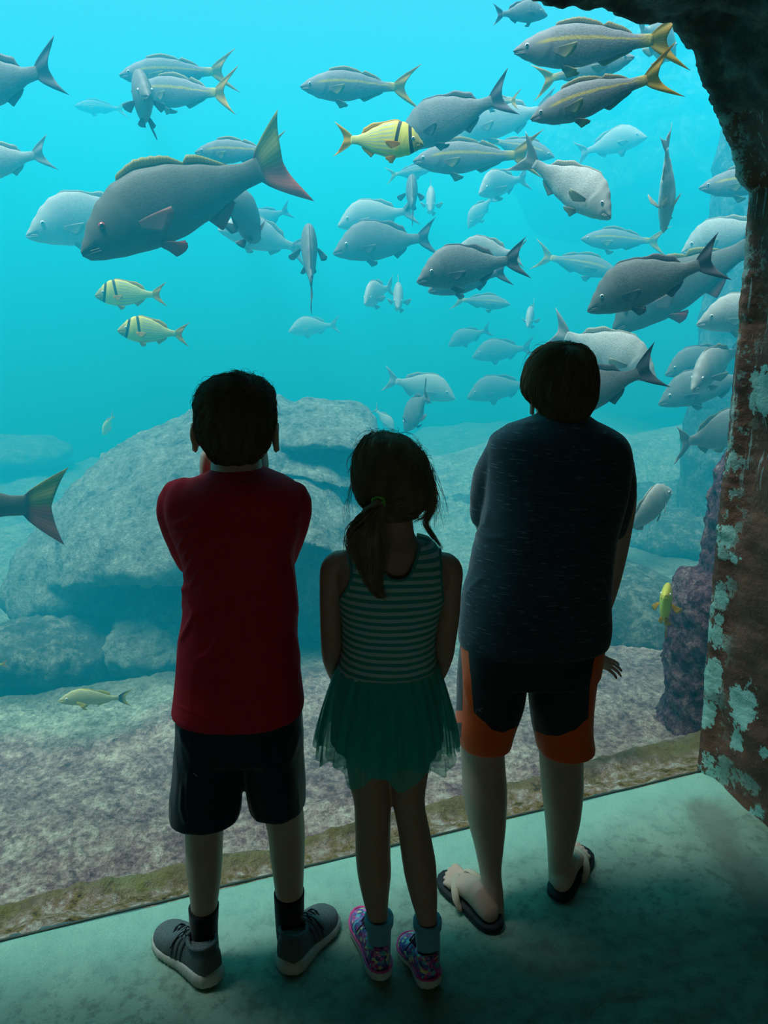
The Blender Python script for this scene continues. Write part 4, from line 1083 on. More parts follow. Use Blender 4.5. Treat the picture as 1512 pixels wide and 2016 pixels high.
rows_loft(bm, [(1310, 1060, 1155, 1.765, .07), (1420, 1060, 1155, 1.775, None), (1473, 1061, 1148, 1.79, None), (1510, 1063, 1148, 1.80, None), (1551, 1066, 1148, 1.805, None), (1610, 1073, 1142, 1.805, None), (1660, 1077, 1131, 1.80, None), (1700, 1079, 1122, 1.795, None), (1730, 1080, 1120, 1.79, None), (1750, 1082, 1120, 1.785, .024)], 46, 28, 2)
limb(bm, [(985, 905, 1.865, .042), (962, 960, 1.90, .040), (958, 1010, 1.925, .037), (972, 1075, 1.935, .034), (960, 1160, 1.925, .030), (948, 1240, 1.90, .024), (944, 1275, 1.885, .022)], 18)
limb(bm, [(1208, 915, 1.865, .044), (1221, 975, 1.89, .041), (1215, 1040, 1.915, .038), (1205, 1100, 1.935, .036), (1190, 1165, 1.93, .033), (1168, 1240, 1.90, .026), (1158, 1285, 1.88, .023)], 18)
hand(bm, PY(944, 1278, 1.88), V((0.25, -0.25, -1)), V((0, 1, 0.1)), V((1, 0, 0)), 0.15, 0.4)
hand(bm, PY(1151, 1296, 1.862), V((1, -0.12, -0.16)), V((0.2, 1, 0.5)), V((0, 0, -1)), 0.115, 0.5, 0.16)
FF = [(PZ(982, 1838), PZ(872, 1722), -1), (PZ(1094, 1776), PZ(1147, 1672), 1)]
def ff(i): return FF[i]
for (h, t, i), z0 in zip(FF, (0.016, 0.016)):
    d = (t - h)
    foot(bm, h + d * 0.07, h + d * 0.95, 0.041, 0.055, True, i, z0)
me = remesh(bm, 0.0034, 4, 'body'); o = link('body', me, SKIN3, pt_); o.location = -pt_.location
person_eyes(pt_, LT, 0.072)
bm = bmesh.new()
T3 = [(812, 1066, 1150, 1.885, .05), (820, 1050, 1164, 1.883, .062), (830, 1022, 1180, 1.878, .075), (843, 992, 1206, 1.873, .088), (860, 968, 1230, 1.868, .097), (885, 959, 1241, 1.862, .104), (925, 957, 1240, 1.855, .110), (985, 955, 1230, 1.845, .113), (1044, 942, 1214, 1.83, .115), (1081, 930, 1207, 1.82, .115), (1122, 924, 1203, 1.80, .116), (1168, 911, 1201, 1.78, .117), (1230, 904, 1201, 1.765, .118), (1255, 903, 1197, 1.76, .118), (1266, 905, 1192, 1.76, .118)]
rows_loft(bm, T3, 80, 64, 2.4)
limb(bm, [(990, 900, 1.868, .050), (972, 935, 1.885, .050), (962, 970, 1.90, .046), (956, 1000, 1.915, .040), (953, 1012, 1.92, .038)], 22)
limb(bm, [(1206, 912, 1.868, .050), (1213, 950, 1.88, .049), (1213, 990, 1.895, .046), (1207, 1030, 1.91, .043), (1206, 1040, 1.915, .043)], 22)
me = remesh(bm, 0.0046, 12, 'shirt')
creases(me, [([(985, 865), (1010, 872), (1035, 868)], 5, .003), ([(1000, 838), (1060, 832), (1120, 836)], 4, .003), ([(1060, 826), (1105, 829), (1150, 832)], 3, .003), ([(930, 1050), (960, 1060), (1000, 1058)], 6, .004), ([(965, 1000), (958, 1030), (940, 1046)], 5, .004),
             ([(1160, 1055), (1180, 1035), (1205, 1035)], 6, .005), ([(1175, 1120), (1190, 1160), (1198, 1190)], 5, .004), ([(912, 1180), (935, 1150), (960, 1130)], 6, .004), ([(1150, 1080), (1175, 1090), (1200, 1110)], 6, .004), ([(905, 1258), (1000, 1295), (1100, 1303), (1175, 1290)], 2.5, .0012)], 9)
foldnoise(me, 0.004, 9, 6, 21)
o = link('shirt', me, HEATHER, pt_); o.location = -pt_.location
bm = bmesh.new()
rows_loft(bm, [(809, 1064, 1150, 1.885, .051), (818, 1056, 1159, 1.883, .058)], 5, 60, 2.2, cap=False, grow=0.0015)
obj('collar', bm, HEATHER, o)
bm = bmesh.new()
rows_loft(bm, [(1240, 908, 1192, 1.76, .108), (1290, 905, 1185, 1.76, .112), (1325, 903, 1180, 1.76, .108)], 14, 48, 2.4)
rows_loft(bm, [(1260, 906, 1040, 1.76, .10), (1300, 903, 1042, 1.76, .102), (1332, 901, 1038, 1.758, .098), (1382, 899, 1030, 1.757, .094), (1420, 896, 1018, 1.757, .09), (1448, 900, 1009, 1.757, .086), (1458, 903, 1008, 1.757, .085)], 36, 44, 2.3)
rows_loft(bm, [(1260, 1042, 1188, 1.765, .10), (1300, 1040, 1180, 1.765, .102), (1332, 1042, 1172, 1.77, .098), (1382, 1042, 1166, 1.775, .094), (1430, 1050, 1164, 1.78, .09), (1460, 1055, 1168, 1.782, .088), (1468, 1056, 1168, 1.782, .087)], 36, 44, 2.3)
me = remesh(bm, 0.0042, 12, 'shorts')
creases(me, [([(915, 1330), (920, 1370), (930, 1400)], 5, .003), ([(1000, 1470), (1008, 1440), (1012, 1410)], 4, .003), ([(1062, 1465), (1056, 1440), (1050, 1410)], 4, .003), ([(943, 1480), (1000, 1470), (1006, 1455)], 2.5, .0015), ([(1085, 1492), (1145, 1484), (1165, 1462)], 2.5, .0015)], 9)
foldnoise(me, 0.003, 14, 6, 31)
LB = [(890, 1395), (932, 1402), (951, 1419), (971, 1438), (991, 1442), (1010, 1434), (1030, 1425)]
RB = [(1040, 1432), (1054, 1440), (1079, 1448), (1099, 1449), (1130, 1438), (1157, 1416), (1165, 1395), (1180, 1360)]
def orange(p):
    u, v = pix(p)
    if u < 1036:
        a = v - lerp1([(x, y) for x, y in LB], u)
        if u < 911: a = min(a, v - 1452) if v > 1424 else -8
        st_l = lerp1([(1260, 906), (1340, 911), (1410, 911), (1440, 908)], v); st_r = lerp1([(1260, 920), (1281, 922), (1359, 929), (1409, 933), (1430, 940)], v)
        b = min(u - st_l, st_r - u)
        c = min(u - 880, 912 - u, v - 1399, 1423 - v)
        return max(a, b, c)
    a = v - lerp1(RB, u)
    b = u - lerp1([(1290, 1172), (1308, 1168), (1355, 1161), (1400, 1159), (1450, 1156)], v)
    return max(a, b)
fattr(me, 'orange', orange)
o = link('shorts', me, SHORT3, pt_); o.location = -pt_.location
bm = bmesh.new()
for k, (u, v) in enumerate(((940, 1400), (948, 1398))):
    P0 = PY(u, v, 1.650); tube(bm, [P0 + V((.004 * math.cos(t), 0, .005 * math.sin(t))) for t in [PI * q / 6 + k for q in range(9)]], .0006, 6)
obj('logo', bm, LOGO, o)
# flip-flops
DKS = Mat('black_foam_rubber', (0.012, 0.016, 0.018), 0.65).m
STRAP = cloth('beige_strap', (0.50, 0.42, 0.30), 300, 0.6, 0.0)
for h, t, inn in FF:
    h = V((h.x, h.y, 0)); t = V((t.x, t.y, 0)); f = t - h; Ln = f.length; f.normalize(); s = V((-f.y, f.x, 0)) * inn; up = V((0, 0, 1)); w = .047
    at = lambda q, x, z: h + f * (Ln * q) + s * (w * x) + up * z
    bm = bmesh.new(); rings = []; N = 40
    ts = [0.5 - 0.5 * math.cos(PI * k / N) for k in range(N + 1)]
    wd = lambda q, sd: lerp1([(0, 0), (0.02, .38), (.07, .66), (.16, .80), (.35, .80), (.5, .84), (.68, 1.0), (.8, 1.02), (.9, .86), (.97, .5), (1, 0)], q)
    outl = [(q, wd(q, 1)) for q in ts] + [(q, -wd(q, -1)) for q in ts[-2:0:-1]]
    for z, g in ((0, .94), (.004, 1), (.015, 1.0), (.018, .97)):
        rings.append([at(0.5 + (q - .5) * (1.0 + (g - 1)), x * g, z) for q, x in outl])
    loft(bm, rings)
    so = obj('flip_flop', bm, DKS, pt_, world=pt_)
    bm = bmesh.new()
    th = at(0.80, 0.40, .022)
    for sd, e in ((1, 0.42), (-1, 0.44)):
        pl = [th, at(0.74, 0.4 + (0.25 if sd > 0 else -.35), .048), at(0.62, 0.85 if sd > 0 else -0.62, .052 if sd > 0 else .050), at(0.50, 0.98 * sd, .034), at(e, 0.93 * sd, .014)]
        pl = [V(p) for p in catmull([tuple(p) for p in pl], 22)]
        tube(bm, pl, [0.006 + 0.004 * sstep(i / 21, .1, .6) for i in range(22)], 10, flat=.28, up=up)
    tube(bm, [at(.80, .40, .012), at(.80, .40, .034)], .004, 8)
    obj('strap', bm, STRAP, so)
HR3 = [(675.5, 1109, 1117, 1.905, .006), (678, 1096, 1130, 1.905, .03), (682, 1078, 1146, 1.905, .055), (692, 1062, 1158, 1.903, .075), (708, 1046, 1167, 1.90, .09), (728, 1036, 1172, 1.897, .098), (752, 1030, 1174, 1.895, .10), (772, 1031, 1173, 1.89, .097), (786, 1040, 1171, 1.885, .09), (800, 1058, 1163, 1.875, .076), (812, 1066, 1155, 1.868, .064), (822, 1070, 1150, 1.864, .056)]
hm = hair_rows(HR3, .0044)
crown = PY(1118, 690, 1.87)
def flow3(p):
    d = p - crown
    return d.normalized() + V((0, 0, -0.9)) + V((-0.15, 0, 0))
displace(hm, lambda p, n: 0.0035 * noise.noise(V((p.x * 70, p.y * 70, p.z * 15))))
ho = link('hair', hm, HAIR3, pt_); ho.location = -pt_.location
bm = bmesh.new()
strands(bm, hm, surf_seeds(hm, 2400), flow3, 0.009, 11, 0.0008, 0.003, 0.15)
strands(bm, hm, surf_seeds(hm, 50, lambda p: p.z > tc.z + .06), lambda p: flow3(p) + V((0, 0, .6)), 0.006, 9, 0.0004, 0.010, 0.8)
strands(bm, hm, [PY(1108 + random.gauss(0, 18), 682, 1.90 + random.gauss(0, .03)) for _ in range(700)], flow3, 0.007, 9, 0.0008, 0.004, 0.5)
obj('strands', bm, HAIR3, ho)
# ================================================================== fish
def fishmat(name, base, build=None, scales=1.0, rough=0.6, spec=0.22):
    m = Mat(name, base, rough, spec)
    S_, T_ = m.attr('along'), m.attr('across')
    co = m.coord()
    n = m.noise(10, 4, co, 0.6)
    c = m.mix(n, tuple(x * .88 for x in base), tuple(min(1, x * 1.12) for x in base))
    back = m.step(T_, 0.45, 1.0); belly = m.step(T_, -0.2, -0.9)
    c = m.mix(m.math('MULTIPLY', back, 0.45), c, tuple(x * .45 for x in base))
    c = m.mix(m.math('MULTIPLY', belly, 0.40), c, tuple(min(1, x * 1.5 + .04) for x in base))
    if build: c = build(m, c, S_, T_)
    vs = m.voro(1.0, m.coord((150, 150, 170)))
    body = m.math('MULTIPLY', m.step(S_, 0.24, 0.32), scales)
    c = m.mix(m.math('MULTIPLY', m.math('MULTIPLY', m.step(vs, 0.35, 0.75), body), 0.28), c, tuple(x * .35 for x in base))
    m.color(c)
    m.bump(m.math('MULTIPLY', vs, m.math('MULTIPLY', body, -1)), 0.12, 0.003)
    return m.m
def finmat(name, base, tip=None, rays=70, upper=None):
    m = Mat(name, base, 0.5, 0.3)
    f = m.math('SINE', m.math('MULTIPLY', m.attr('ray'), rays)); k = m.step(f, -0.6, 0.9)
    c = base if tip is None else m.mix(m.step(m.attr('out'), 0.25, 0.95), base, tip)
    if upper: c = m.mix(m.step(m.attr('out'), 0.02, 0.35), base, m.mix(m.step(m.attr('ray'), -0.25, 0.25), tip, upper))
    c = m.mix(k, m.mix(0.22, c, (0.02, 0.02, 0.02)), c)
    m.color(c); m.b.inputs['Alpha'].default_value = 1.0
    t = m.node('ShaderNodeBsdfTranslucent'); x = m.node('ShaderNodeMixShader'); x.inputs[0].default_value = 0.5
    m.l.new(c, t.inputs[0]); m.l.new(m.b.outputs[0], x.inputs[1]); m.l.new(t.outputs[0], x.inputs[2])
    m.l.new(x.outputs[0], m.n['Material Output'].inputs['Surface'])
    return m.m
def ystripe(lo, hi, col, s0=0.12, amt=0.8):
    def f(m, c, S_, T_):
        k = m.math('MULTIPLY', m.step(T_, lo, lo + .12), m.step(T_, hi, hi - .12))
        k = m.math('MULTIPLY', k, m.step(S_, s0, s0 + .12))
        k = m.math('MAXIMUM', k, m.step(S_, 0.86, 1.0))
        return m.mix(m.math('MULTIPLY', k, amt), c, col)
    return f
def pork(m, c, S_, T_):
    st = m.math('SINE', m.math('MULTIPLY', T_, 26))
    c = m.mix(m.math('MULTIPLY', m.step(st, -.2, .6), m.math('MULTIPLY', m.step(S_, .38, .44), 0.75)), c, (0.42, 0.50, 0.46))
    bar = lambda a, w, tilt: m.step(m.math('ABSOLUTE', m.math('SUBTRACT', m.math('ADD', S_, m.math('MULTIPLY', T_, tilt)), a)), w, w * .7)
    face = m.step(S_, 0.17, 0.10)
    c = m.mix(m.math('MULTIPLY', face, 0.75), c, (0.20, 0.20, 0.10))
    c = m.mix(bar(0.17, 0.028, -0.03), c, (0.02, 0.02, 0.02))
    c = m.mix(m.math('MULTIPLY', bar(0.36, 0.028, 0.03), m.step(T_, -.55, -.2)), c, (0.025, 0.03, 0.03))
    return c
def grunt(m, c, S_, T_):
    st = m.math('SINE', m.math('MULTIPLY', m.math('ADD', T_, m.math('MULTIPLY', S_, .3)), 34))
    return m.mix(m.math('MULTIPLY', m.step(st, .2, .8), 0.7), c, (0.16, 0.28, 0.42))
SPEC = {}
YL = (0.78, 0.56, 0.04)
SPEC['yellowtail'] = dict(
    top=[(0, .0), (.03, .022), (.1, .058), (.2, .092), (.32, .118), (.45, .122), (.6, .105), (.75, .070), (.88, .040), (1, .034)],
    bot=[(0, -.004), (.03, -.026), (.1, -.055), (.2, -.088), (.35, -.108), (.5, -.105), (.65, -.082), (.8, -.050), (.9, -.034), (1, -.030)],
    wid=[(0, .006), (.04, .022), (.12, .040), (.25, .054), (.4, .058), (.6, .046), (.8, .026), (1, .010)],
    tail=(.24, .155, .42, .34), mouth=-.012, eye=(.105, .022, .0155),
    body=fishmat('yellowtail_skin', (0.22, 0.23, 0.225), ystripe(.12, .42, YL, .14, .62)), fin=finmat('yellowtail_fin', (0.27, 0.26, 0.20), (0.42, 0.38, 0.18)), tailm=finmat('yellow_tail_fin', (0.60, 0.42, 0.05), (0.80, 0.46, 0.03), 60),
    dorsal=(.30, .86, .035, 0), anal=(.62, .86, .035))
SPEC['margate'] = dict(
    top=[(0, -.03), (.03, .0), (.1, .065), (.18, .130), (.27, .178), (.38, .200), (.5, .190), (.64, .150), (.78, .090), (.9, .048), (1, .040)],
    bot=[(0, -.045), (.03, -.066), (.1, -.088), (.2, -.112), (.35, -.132), (.5, -.135), (.64, -.118), (.78, -.078), (.9, -.042), (1, -.036)],
    wid=[(0, .010), (.04, .032), (.12, .056), (.25, .078), (.4, .085), (.6, .066), (.8, .034), (1, .012)],
    tail=(.20, .155, .55, .55), mouth=-.045, eye=(.155, .035, .0175),
    body=fishmat('grey_margate_skin', (0.19, 0.21, 0.20)), fin=finmat('grey_fin', (0.16, 0.165, 0.18), (0.26, 0.26, 0.27)), tailm=finmat('grey_tail_fin', (0.17, 0.17, 0.19), (0.22, 0.22, 0.24)),
    dorsal=(.30, .86, .045, 1), anal=(.68, .84, .055))
SPEC['pale'] = dict(SPEC['margate'], body=fishmat('pale_margate_skin', (0.46, 0.48, 0.44)), fin=finmat('pale_fin', (0.45, 0.46, 0.42), (0.58, 0.56, 0.42)), tailm=finmat('pale_tail_fin', (0.48, 0.48, 0.46), (0.55, 0.55, 0.52)))
SPEC['snapper'] = dict(dorsalm=finmat('olive_dorsal_fin', (0.20, 0.22, 0.10), (0.42, 0.40, 0.14), 90), pecm=finmat('pink_fin', (0.50, 0.30, 0.26), (0.62, 0.32, 0.28), 40),
    top=[(0, -.03), (.03, .0), (.1, .060), (.18, .108), (.28, .145), (.4, .158), (.54, .142), (.68, .105), (.82, .065), (.92, .048), (1, .050)],
    bot=[(0, -.050), (.03, -.075), (.1, -.092), (.2, -.108), (.35, -.122), (.5, -.120), (.64, -.100), (.78, -.068), (.9, -.046), (1, -.042)],
    wid=[(0, .012), (.04, .034), (.12, .054), (.25, .070), (.4, .074), (.6, .058), (.8, .034), (1, .014)],
    tail=(.20, .17, .72, .5), mouth=-.055, eye=(.145, .028, .016),
    body=fishmat('olive_snapper_skin', (0.12, 0.13, 0.108)), fin=finmat('red_fin', (0.42, 0.16, 0.12), (0.62, 0.08, 0.06)), tailm=finmat('orange_red_tail', (0.13, 0.12, 0.10), (0.66, 0.17, 0.10), 50, (0.42, 0.42, 0.10)),
    dorsal=(.30, .84, .040, 0), anal=(.64, .80, .07))
SPEC['porkfish'] = dict(
    top=[(0, -.01), (.03, .025), (.1, .085), (.18, .145), (.28, .190), (.4, .200), (.54, .178), (.68, .130), (.82, .072), (.92, .045), (1, .042)],
    bot=[(0, -.025), (.03, -.052), (.1, -.085), (.2, -.125), (.35, -.150), (.5, -.148), (.64, -.125), (.78, -.080), (.9, -.042), (1, -.036)],
    wid=[(0, .010), (.04, .030), (.12, .052), (.25, .068), (.4, .072), (.6, .056), (.8, .030), (1, .012)],
    tail=(.22, .155, .5, .5), mouth=-.028, eye=(.14, .045, .021),
    body=fishmat('porkfish_skin', (0.86, 0.74, 0.12), pork, .3), fin=finmat('orange_yellow_fin', (0.90, 0.50, 0.03), (0.92, 0.58, 0.05)), tailm=finmat('golden_tail_fin', (0.90, 0.60, 0.05), (0.92, 0.50, 0.03)),
    dorsal=(.30, .86, .05, 1), anal=(.66, .84, .06))
SPEC['grunt'] = dict(SPEC['yellowtail'],
    top=[(0, -.01), (.04, .022), (.12, .075), (.22, .125), (.34, .150), (.48, .140), (.64, .105), (.8, .058), (.9, .038), (1, .034)],
    bot=[(0, -.02), (.04, -.045), (.12, -.070), (.25, -.088), (.4, -.092), (.6, -.080), (.78, -.052), (.9, -.034), (1, -.030)],
    tail=(.22, .13, .5, .5), eye=(.14, .030, .021),
    body=fishmat('striped_grunt_skin', (0.62, 0.60, 0.20), grunt, .2), fin=finmat('yellow_fin', (0.80, 0.70, 0.06), (0.85, 0.72, 0.06)), tailm=finmat('dark_yellow_tail', (0.05, 0.05, 0.05), (0.80, 0.70, 0.08)), dorsal=(.36, .86, .04, 1))
SPEC['yellow'] = dict(SPEC['porkfish'], body=fishmat('plain_yellow_skin', (0.72, 0.66, 0.10), None, .2))
m = Mat('silver_iris', (0.75, 0.75, 0.70), 0.15, 0.6); IRIS = m.m
REDIRIS = Mat('red_iris', (0.45, 0.05, 0.05), 0.2, 0.6).m
LIPM = {}
def sheet(bm, G, th):
    """closed thin blade from a grid of points with outward normals in y"""
    R0 = len(G); C0 = len(G[0]); top, bot = [], []
    for i, row in enumerate(G):
        a, b = [], []
        for j, (p, nrm, o) in enumerate(row):
            t = th * (1 - 0.8 * o)
            a.append(bm.verts.new(p + nrm * t)); b.append(bm.verts.new(p - nrm * t))
        top.append(a); bot.append(b)
    for i in range(R0 - 1):
        for j in range(C0 - 1):
            bm.faces.new((top[i][j], top[i + 1][j], top[i + 1][j + 1], top[i][j + 1]))
            bm.faces.new((bot[i][j], bot[i][j + 1], bot[i + 1][j + 1], bot[i + 1][j]))
    for i in range(R0 - 1):
        for j in (0, C0 - 1): bm.faces.new((top[i][j], bot[i][j], bot[i + 1][j], top[i + 1][j]))
    for j in range(C0 - 1):
        for i in (0, R0 - 1): bm.faces.new((top[i][j], top[i][j + 1], bot[i][j + 1], bot[i][j]))
def make_fish(sp, Lt, bend, name, label, fin_open=0.6, near=True, group=None, mouth_open=0.0, tail_turn=0.0):
    q = SPEC[sp]; root = empty(name, (0, 0, 0), label, 'fish', group)
    tl = q['tail'][0]; Lb = Lt * (1 - tl * 0.75)
    zt, zb, wd = q['top'], q['bot'], q['wid']
    hs = q.get('k', 1.30)
    def spine(s):
        """s 0 nose .. 1 tail root .. beyond; returns centre, side vector"""
        t = max(0, s - .35); y = bend * (t ** 2) * 0.9; dy = bend * 1.8 * t
        if s > 1: y += tail_turn * (s - 1); dy += tail_turn
        a = math.atan2(dy, 1)
        return V((Lb * (0.5 - s), Lb * y, 0)), V((math.sin(a), math.cos(a), 0))
    NSs, NR = (56, 30) if near else (26, 16)
    bm = bmesh.new(); rings = []; AT = []
    for i in range(NSs + 1):
        t = i / NSs; s = t ** 1.25
        c, sd = spine(s)
        top, bot = lerp1(zt, s) * Lb * hs, lerp1(zb, s) * Lb * hs; w = lerp1(wd, s) * Lb
        mz = (top + bot) / 2; hh = (top - bot) / 2; r = []; peak = 0
        for k in range(NR):
            a = 2 * PI * (k + .5) / NR
            cx = math.copysign(abs(math.cos(a)) ** 0.95, math.cos(a)); sz = math.copysign(abs(math.sin(a)) ** 1.05, math.sin(a))
            z = mz + hh * sz; ww = w * cx
            # gill cover edge, eye socket, mouth cleft
            if near:
                gl = 0.285 - 0.10 * ((z / Lb - .01) / .12) ** 2
                if -.11 < z / Lb < .10: ww *= 1 + 0.07 * math.exp(-((s - gl + .012) / .012) ** 2) - 0.05 * math.exp(-((s - gl - .01) / .010) ** 2)
                mm = math.exp(-((z / Lb - (q['mouth'] + .12 * s * -.2)) / .006) ** 2) * (1 - sstep(s, .07, .11))
                ww *= 1 - 0.45 * mm
            r.append(c + sd * ww + V((0, 0, z))); AT.append((s, sz))
        rings.append(r)
    loft(bm, rings); me = to_mesh(bm, 'body')
    for j, nm in enumerate(('along', 'across')):
        a = me.attributes.new(nm, 'FLOAT', 'POINT'); a.data.foreach_set('value', [t[j] for t in AT])
    link('body', me, q['body'], root)
    def fin(nm, G, mat, th=0.0022, attrs=None):
        bm = bmesh.new(); sheet(bm, [[(p, n, o) for p, n, o, ry in row] for row in G], th * (Lt / .5))
        me = to_mesh(bm, nm); RY, OT = [], []
        for row in G:
            for p, n, o, ry in row: RY += [ry]; OT += [o]
            for p, n, o, ry in row: RY += [ry]; OT += [o]
        for a_, arr in (('ray', RY), ('out', OT)):
            # vertices were made a-row then b-row interleaved per point
            pass
        seq_r, seq_o = [], []
        for row in G:
            for p, n, o, ry in row: seq_r += [ry, ry]; seq_o += [o, o]
        a = me.attributes.new('ray', 'FLOAT', 'POINT'); a.data.foreach_set('value', seq_r)
        a = me.attributes.new('out', 'FLOAT', 'POINT'); a.data.foreach_set('value', seq_o)
        return link(nm, me, mat, root)
    # tail fin
    tlen, th_, fork, pw = q['tail']; G = []
    NC = 20 if near else 12; NRr = 8 if near else 5
    for j in range(NC + 1):
        t = -1 + 2 * j / NC; row = []
        ext = fork + (1 - fork) * abs(t) ** 1.6
        for i in range(NRr + 1):
            o = i / NRr
            s = 1 - .02 + (tlen / (1 - tlen * .75)) * ext * o * (1 - .10 * (1 - abs(t)))
            c, sd = spine(s)
            h0 = (zt[-1][1] if t > 0 else -zb[-1][1]) * .9 * hs
            z = (h0 * abs(t) + (th_ * 1.18 / (1 - tlen * .75) - h0) * abs(t) ** 1.05 * o ** 0.8) * (1 if t > 0 else -1)
            row.append((c + V((0, 0, z * Lb + .0)) + V((0, 0.012 * Lb * math.sin(6 * t) * o, 0)), sd, o, t))
        G.append(row)
    fin('tail_fin', G, q['tailm'])
    # dorsal and anal fins
    def edge_fin(nm, s0, s1, h, sign, hump_=0):
        N = 26 if near else 12; G = []
        for j in range(N + 1):
            t = j / N; s = s0 + (s1 - s0) * t; c, sd = spine(s)
            base = (lerp1(zt, s) if sign > 0 else lerp1(zb, s)) * Lb * hs * .97
            e = math.sin(PI * min(1, t * 1.35 + .12)) ** .6 if t < .62 else max(0.0, math.cos((t - .62) / .38 * PI / 2)) ** .7 * 1.0
            if hump_: e = 0.35 + 0.65 * sstep(t, .45, .7); e *= 1 - sstep(t, .90, 1.0) * .9; e *= sstep(t, -.02, .12)
            if sign < 0: e = max(0.05, 1 - t) ** .5 * sstep(t, -.03, .15)
            H = h * Lb * e * (fin_open + .3) * (1 + (0.10 * (j % 2) if t < .55 and sign > 0 else 0))
            row = []
            for i in range(4):
                o = i / 3
                row.append((c + V((-.35 * H * o, 0, base + sign * H * o)), sd, o, t * 2.4))
            G.append(row)
        fin(nm, G, q.get('dorsalm', q['fin']) if sign > 0 else q['fin'], .0018)
    d = q['dorsal']; edge_fin('dorsal_fin', d[0], d[1], d[2] * 1.35, 1, d[3])
    a = q['anal']; edge_fin('anal_fin', a[0], a[1], a[2] * 1.3, -1)
    # paired fins
    for sgn in (1, -1):
        for nm, s, zf, ln, wdt, droop, splay in (('pectoral_fin', .31, -.030, .20, .055, .22, .30 + .5 * fin_open), ('pelvic_fin', .37, None, .13, .045, .62, .22)):
            c, sd = spine(s); w = lerp1(wd, s) * Lb * 1.12
            z0 = zf * Lb if zf is not None else lerp1(zb, s) * Lb * hs * .93
            y0 = w * (.97 if zf is not None else .35)
            o0 = c + sd * y0 * sgn + V((0, 0, z0))
            dr = (V((-1, 0, 0)) + sd * sgn * splay + V((0, 0, -droop))).normalized()
            wv = V((0.25, 0, 1)) if zf is not None else V((.6, 0, .6)); wv = (wv - dr * wv.dot(dr)).normalized(); nrm = dr.cross(wv)
            G = []; N = 10 if near else 6
            for j in range(N + 1):
                t = -1 + 2 * j / N; row = []
                for i in range(5):
                    o = i / 4
                    ex = ln * Lb * (1 - .42 * ((t + 0.75) / 1.75) ** 2 if t > -.75 else .97) * o
                    row.append((o0 + dr * ex + wv * (wdt * Lb * (-t) * (.25 + .75 * o ** .8)) + nrm * .02 * Lb * o * o, nrm, o, t))
                G.append(row)
            fin(nm, G, q.get('pecm', q['fin']) if nm == 'pectoral_fin' else q['fin'], .0014)
    es, ez, er = q['eye']
    for sgn in (1, -1):
        c, sd = spine(es)
        top, bot = lerp1(zt, es) * Lb * hs, lerp1(zb, es) * Lb * hs; mz, hh = (top + bot) / 2, (top - bot) / 2
        tz = (ez * Lb - mz) / hh; y = lerp1(wd, es) * Lb * 1.12 * math.sqrt(max(0.05, 1 - tz * tz))
        r = er * Lb
        cc = c + sd * (y - r * .35) * sgn + V((0, 0, ez * Lb))
        bm = bmesh.new(); ell(bm, cc, (r, r * .75, r), None, 16 if near else 10, 10 if near else 6)
        e = obj('eye', bm, REDIRIS if sp == 'snapper' else IRIS, root)
        bm = bmesh.new(); ell(bm, cc + sd * sgn * r * .42, (r * .66, r * .42, r * .66), None, 12, 8)
        obj('pupil', bm, PUP, e)
    if near:
        bm = bmesh.new(); pts = []
        for k in range(9):
            a = -1 + k / 4
            s = .012 + .075 * abs(a); c, sd = spine(s); z = (q['mouth'] - .10 * s) * Lb
            top, bot = lerp1(zt, s) * Lb * hs, lerp1(zb, s) * Lb * hs; mz, hh = (top + bot) / 2, (top - bot) / 2
            w = lerp1(wd, s) * Lb * 1.12 * math.sqrt(max(.08, 1 - ((z - mz) / hh) ** 2))
            pts.append(c + sd * w * (1 if a > 0 else -1) * min(1, abs(a) * 2.2) * .96 + V((0, 0, z)))
        tube(bm, [p + V((0, 0, .003 * Lb)) for p in pts], [.0036 * Lb] * 9, 8)
        tube(bm, [p - V((0, 0, (.004 + mouth_open * .5) * Lb)) for p in pts], [.0040 * Lb] * 9, 8)
        obj('lips', bm, q['body'], root)
    return root
def pose(root, nose, tail, D, yaw, Lt, roll=0):
    """nose and tail pixels give heading in the picture; yaw turns the head towards (+) the window; D distance ahead"""
    pa, pb_ = PY(nose[0], nose[1], D), PY(tail[0], tail[1], D)
    mid = (pa + pb_) / 2
    vd = (mid - CAM).normalized(); scr = pa - pb_; scr -= vd * scr.dot(vd)
    sc = scr.length; scr.normalize()
    fwd = (scr * math.cos(yaw) - vd * math.sin(yaw)).normalized()
    up = V((0, 0, 1)); up = (up - fwd * up.dot(fwd))
    if up.length < .15: up = -vd - fwd * (-vd).dot(fwd)
    up.normalize(); side = up.cross(fwd)
    M = Matrix((fwd, side, up)).transposed() @ Matrix.Rotation(roll, 3, 'X')
    root.matrix_world = Matrix.Translation(mid) @ M.to_4x4()
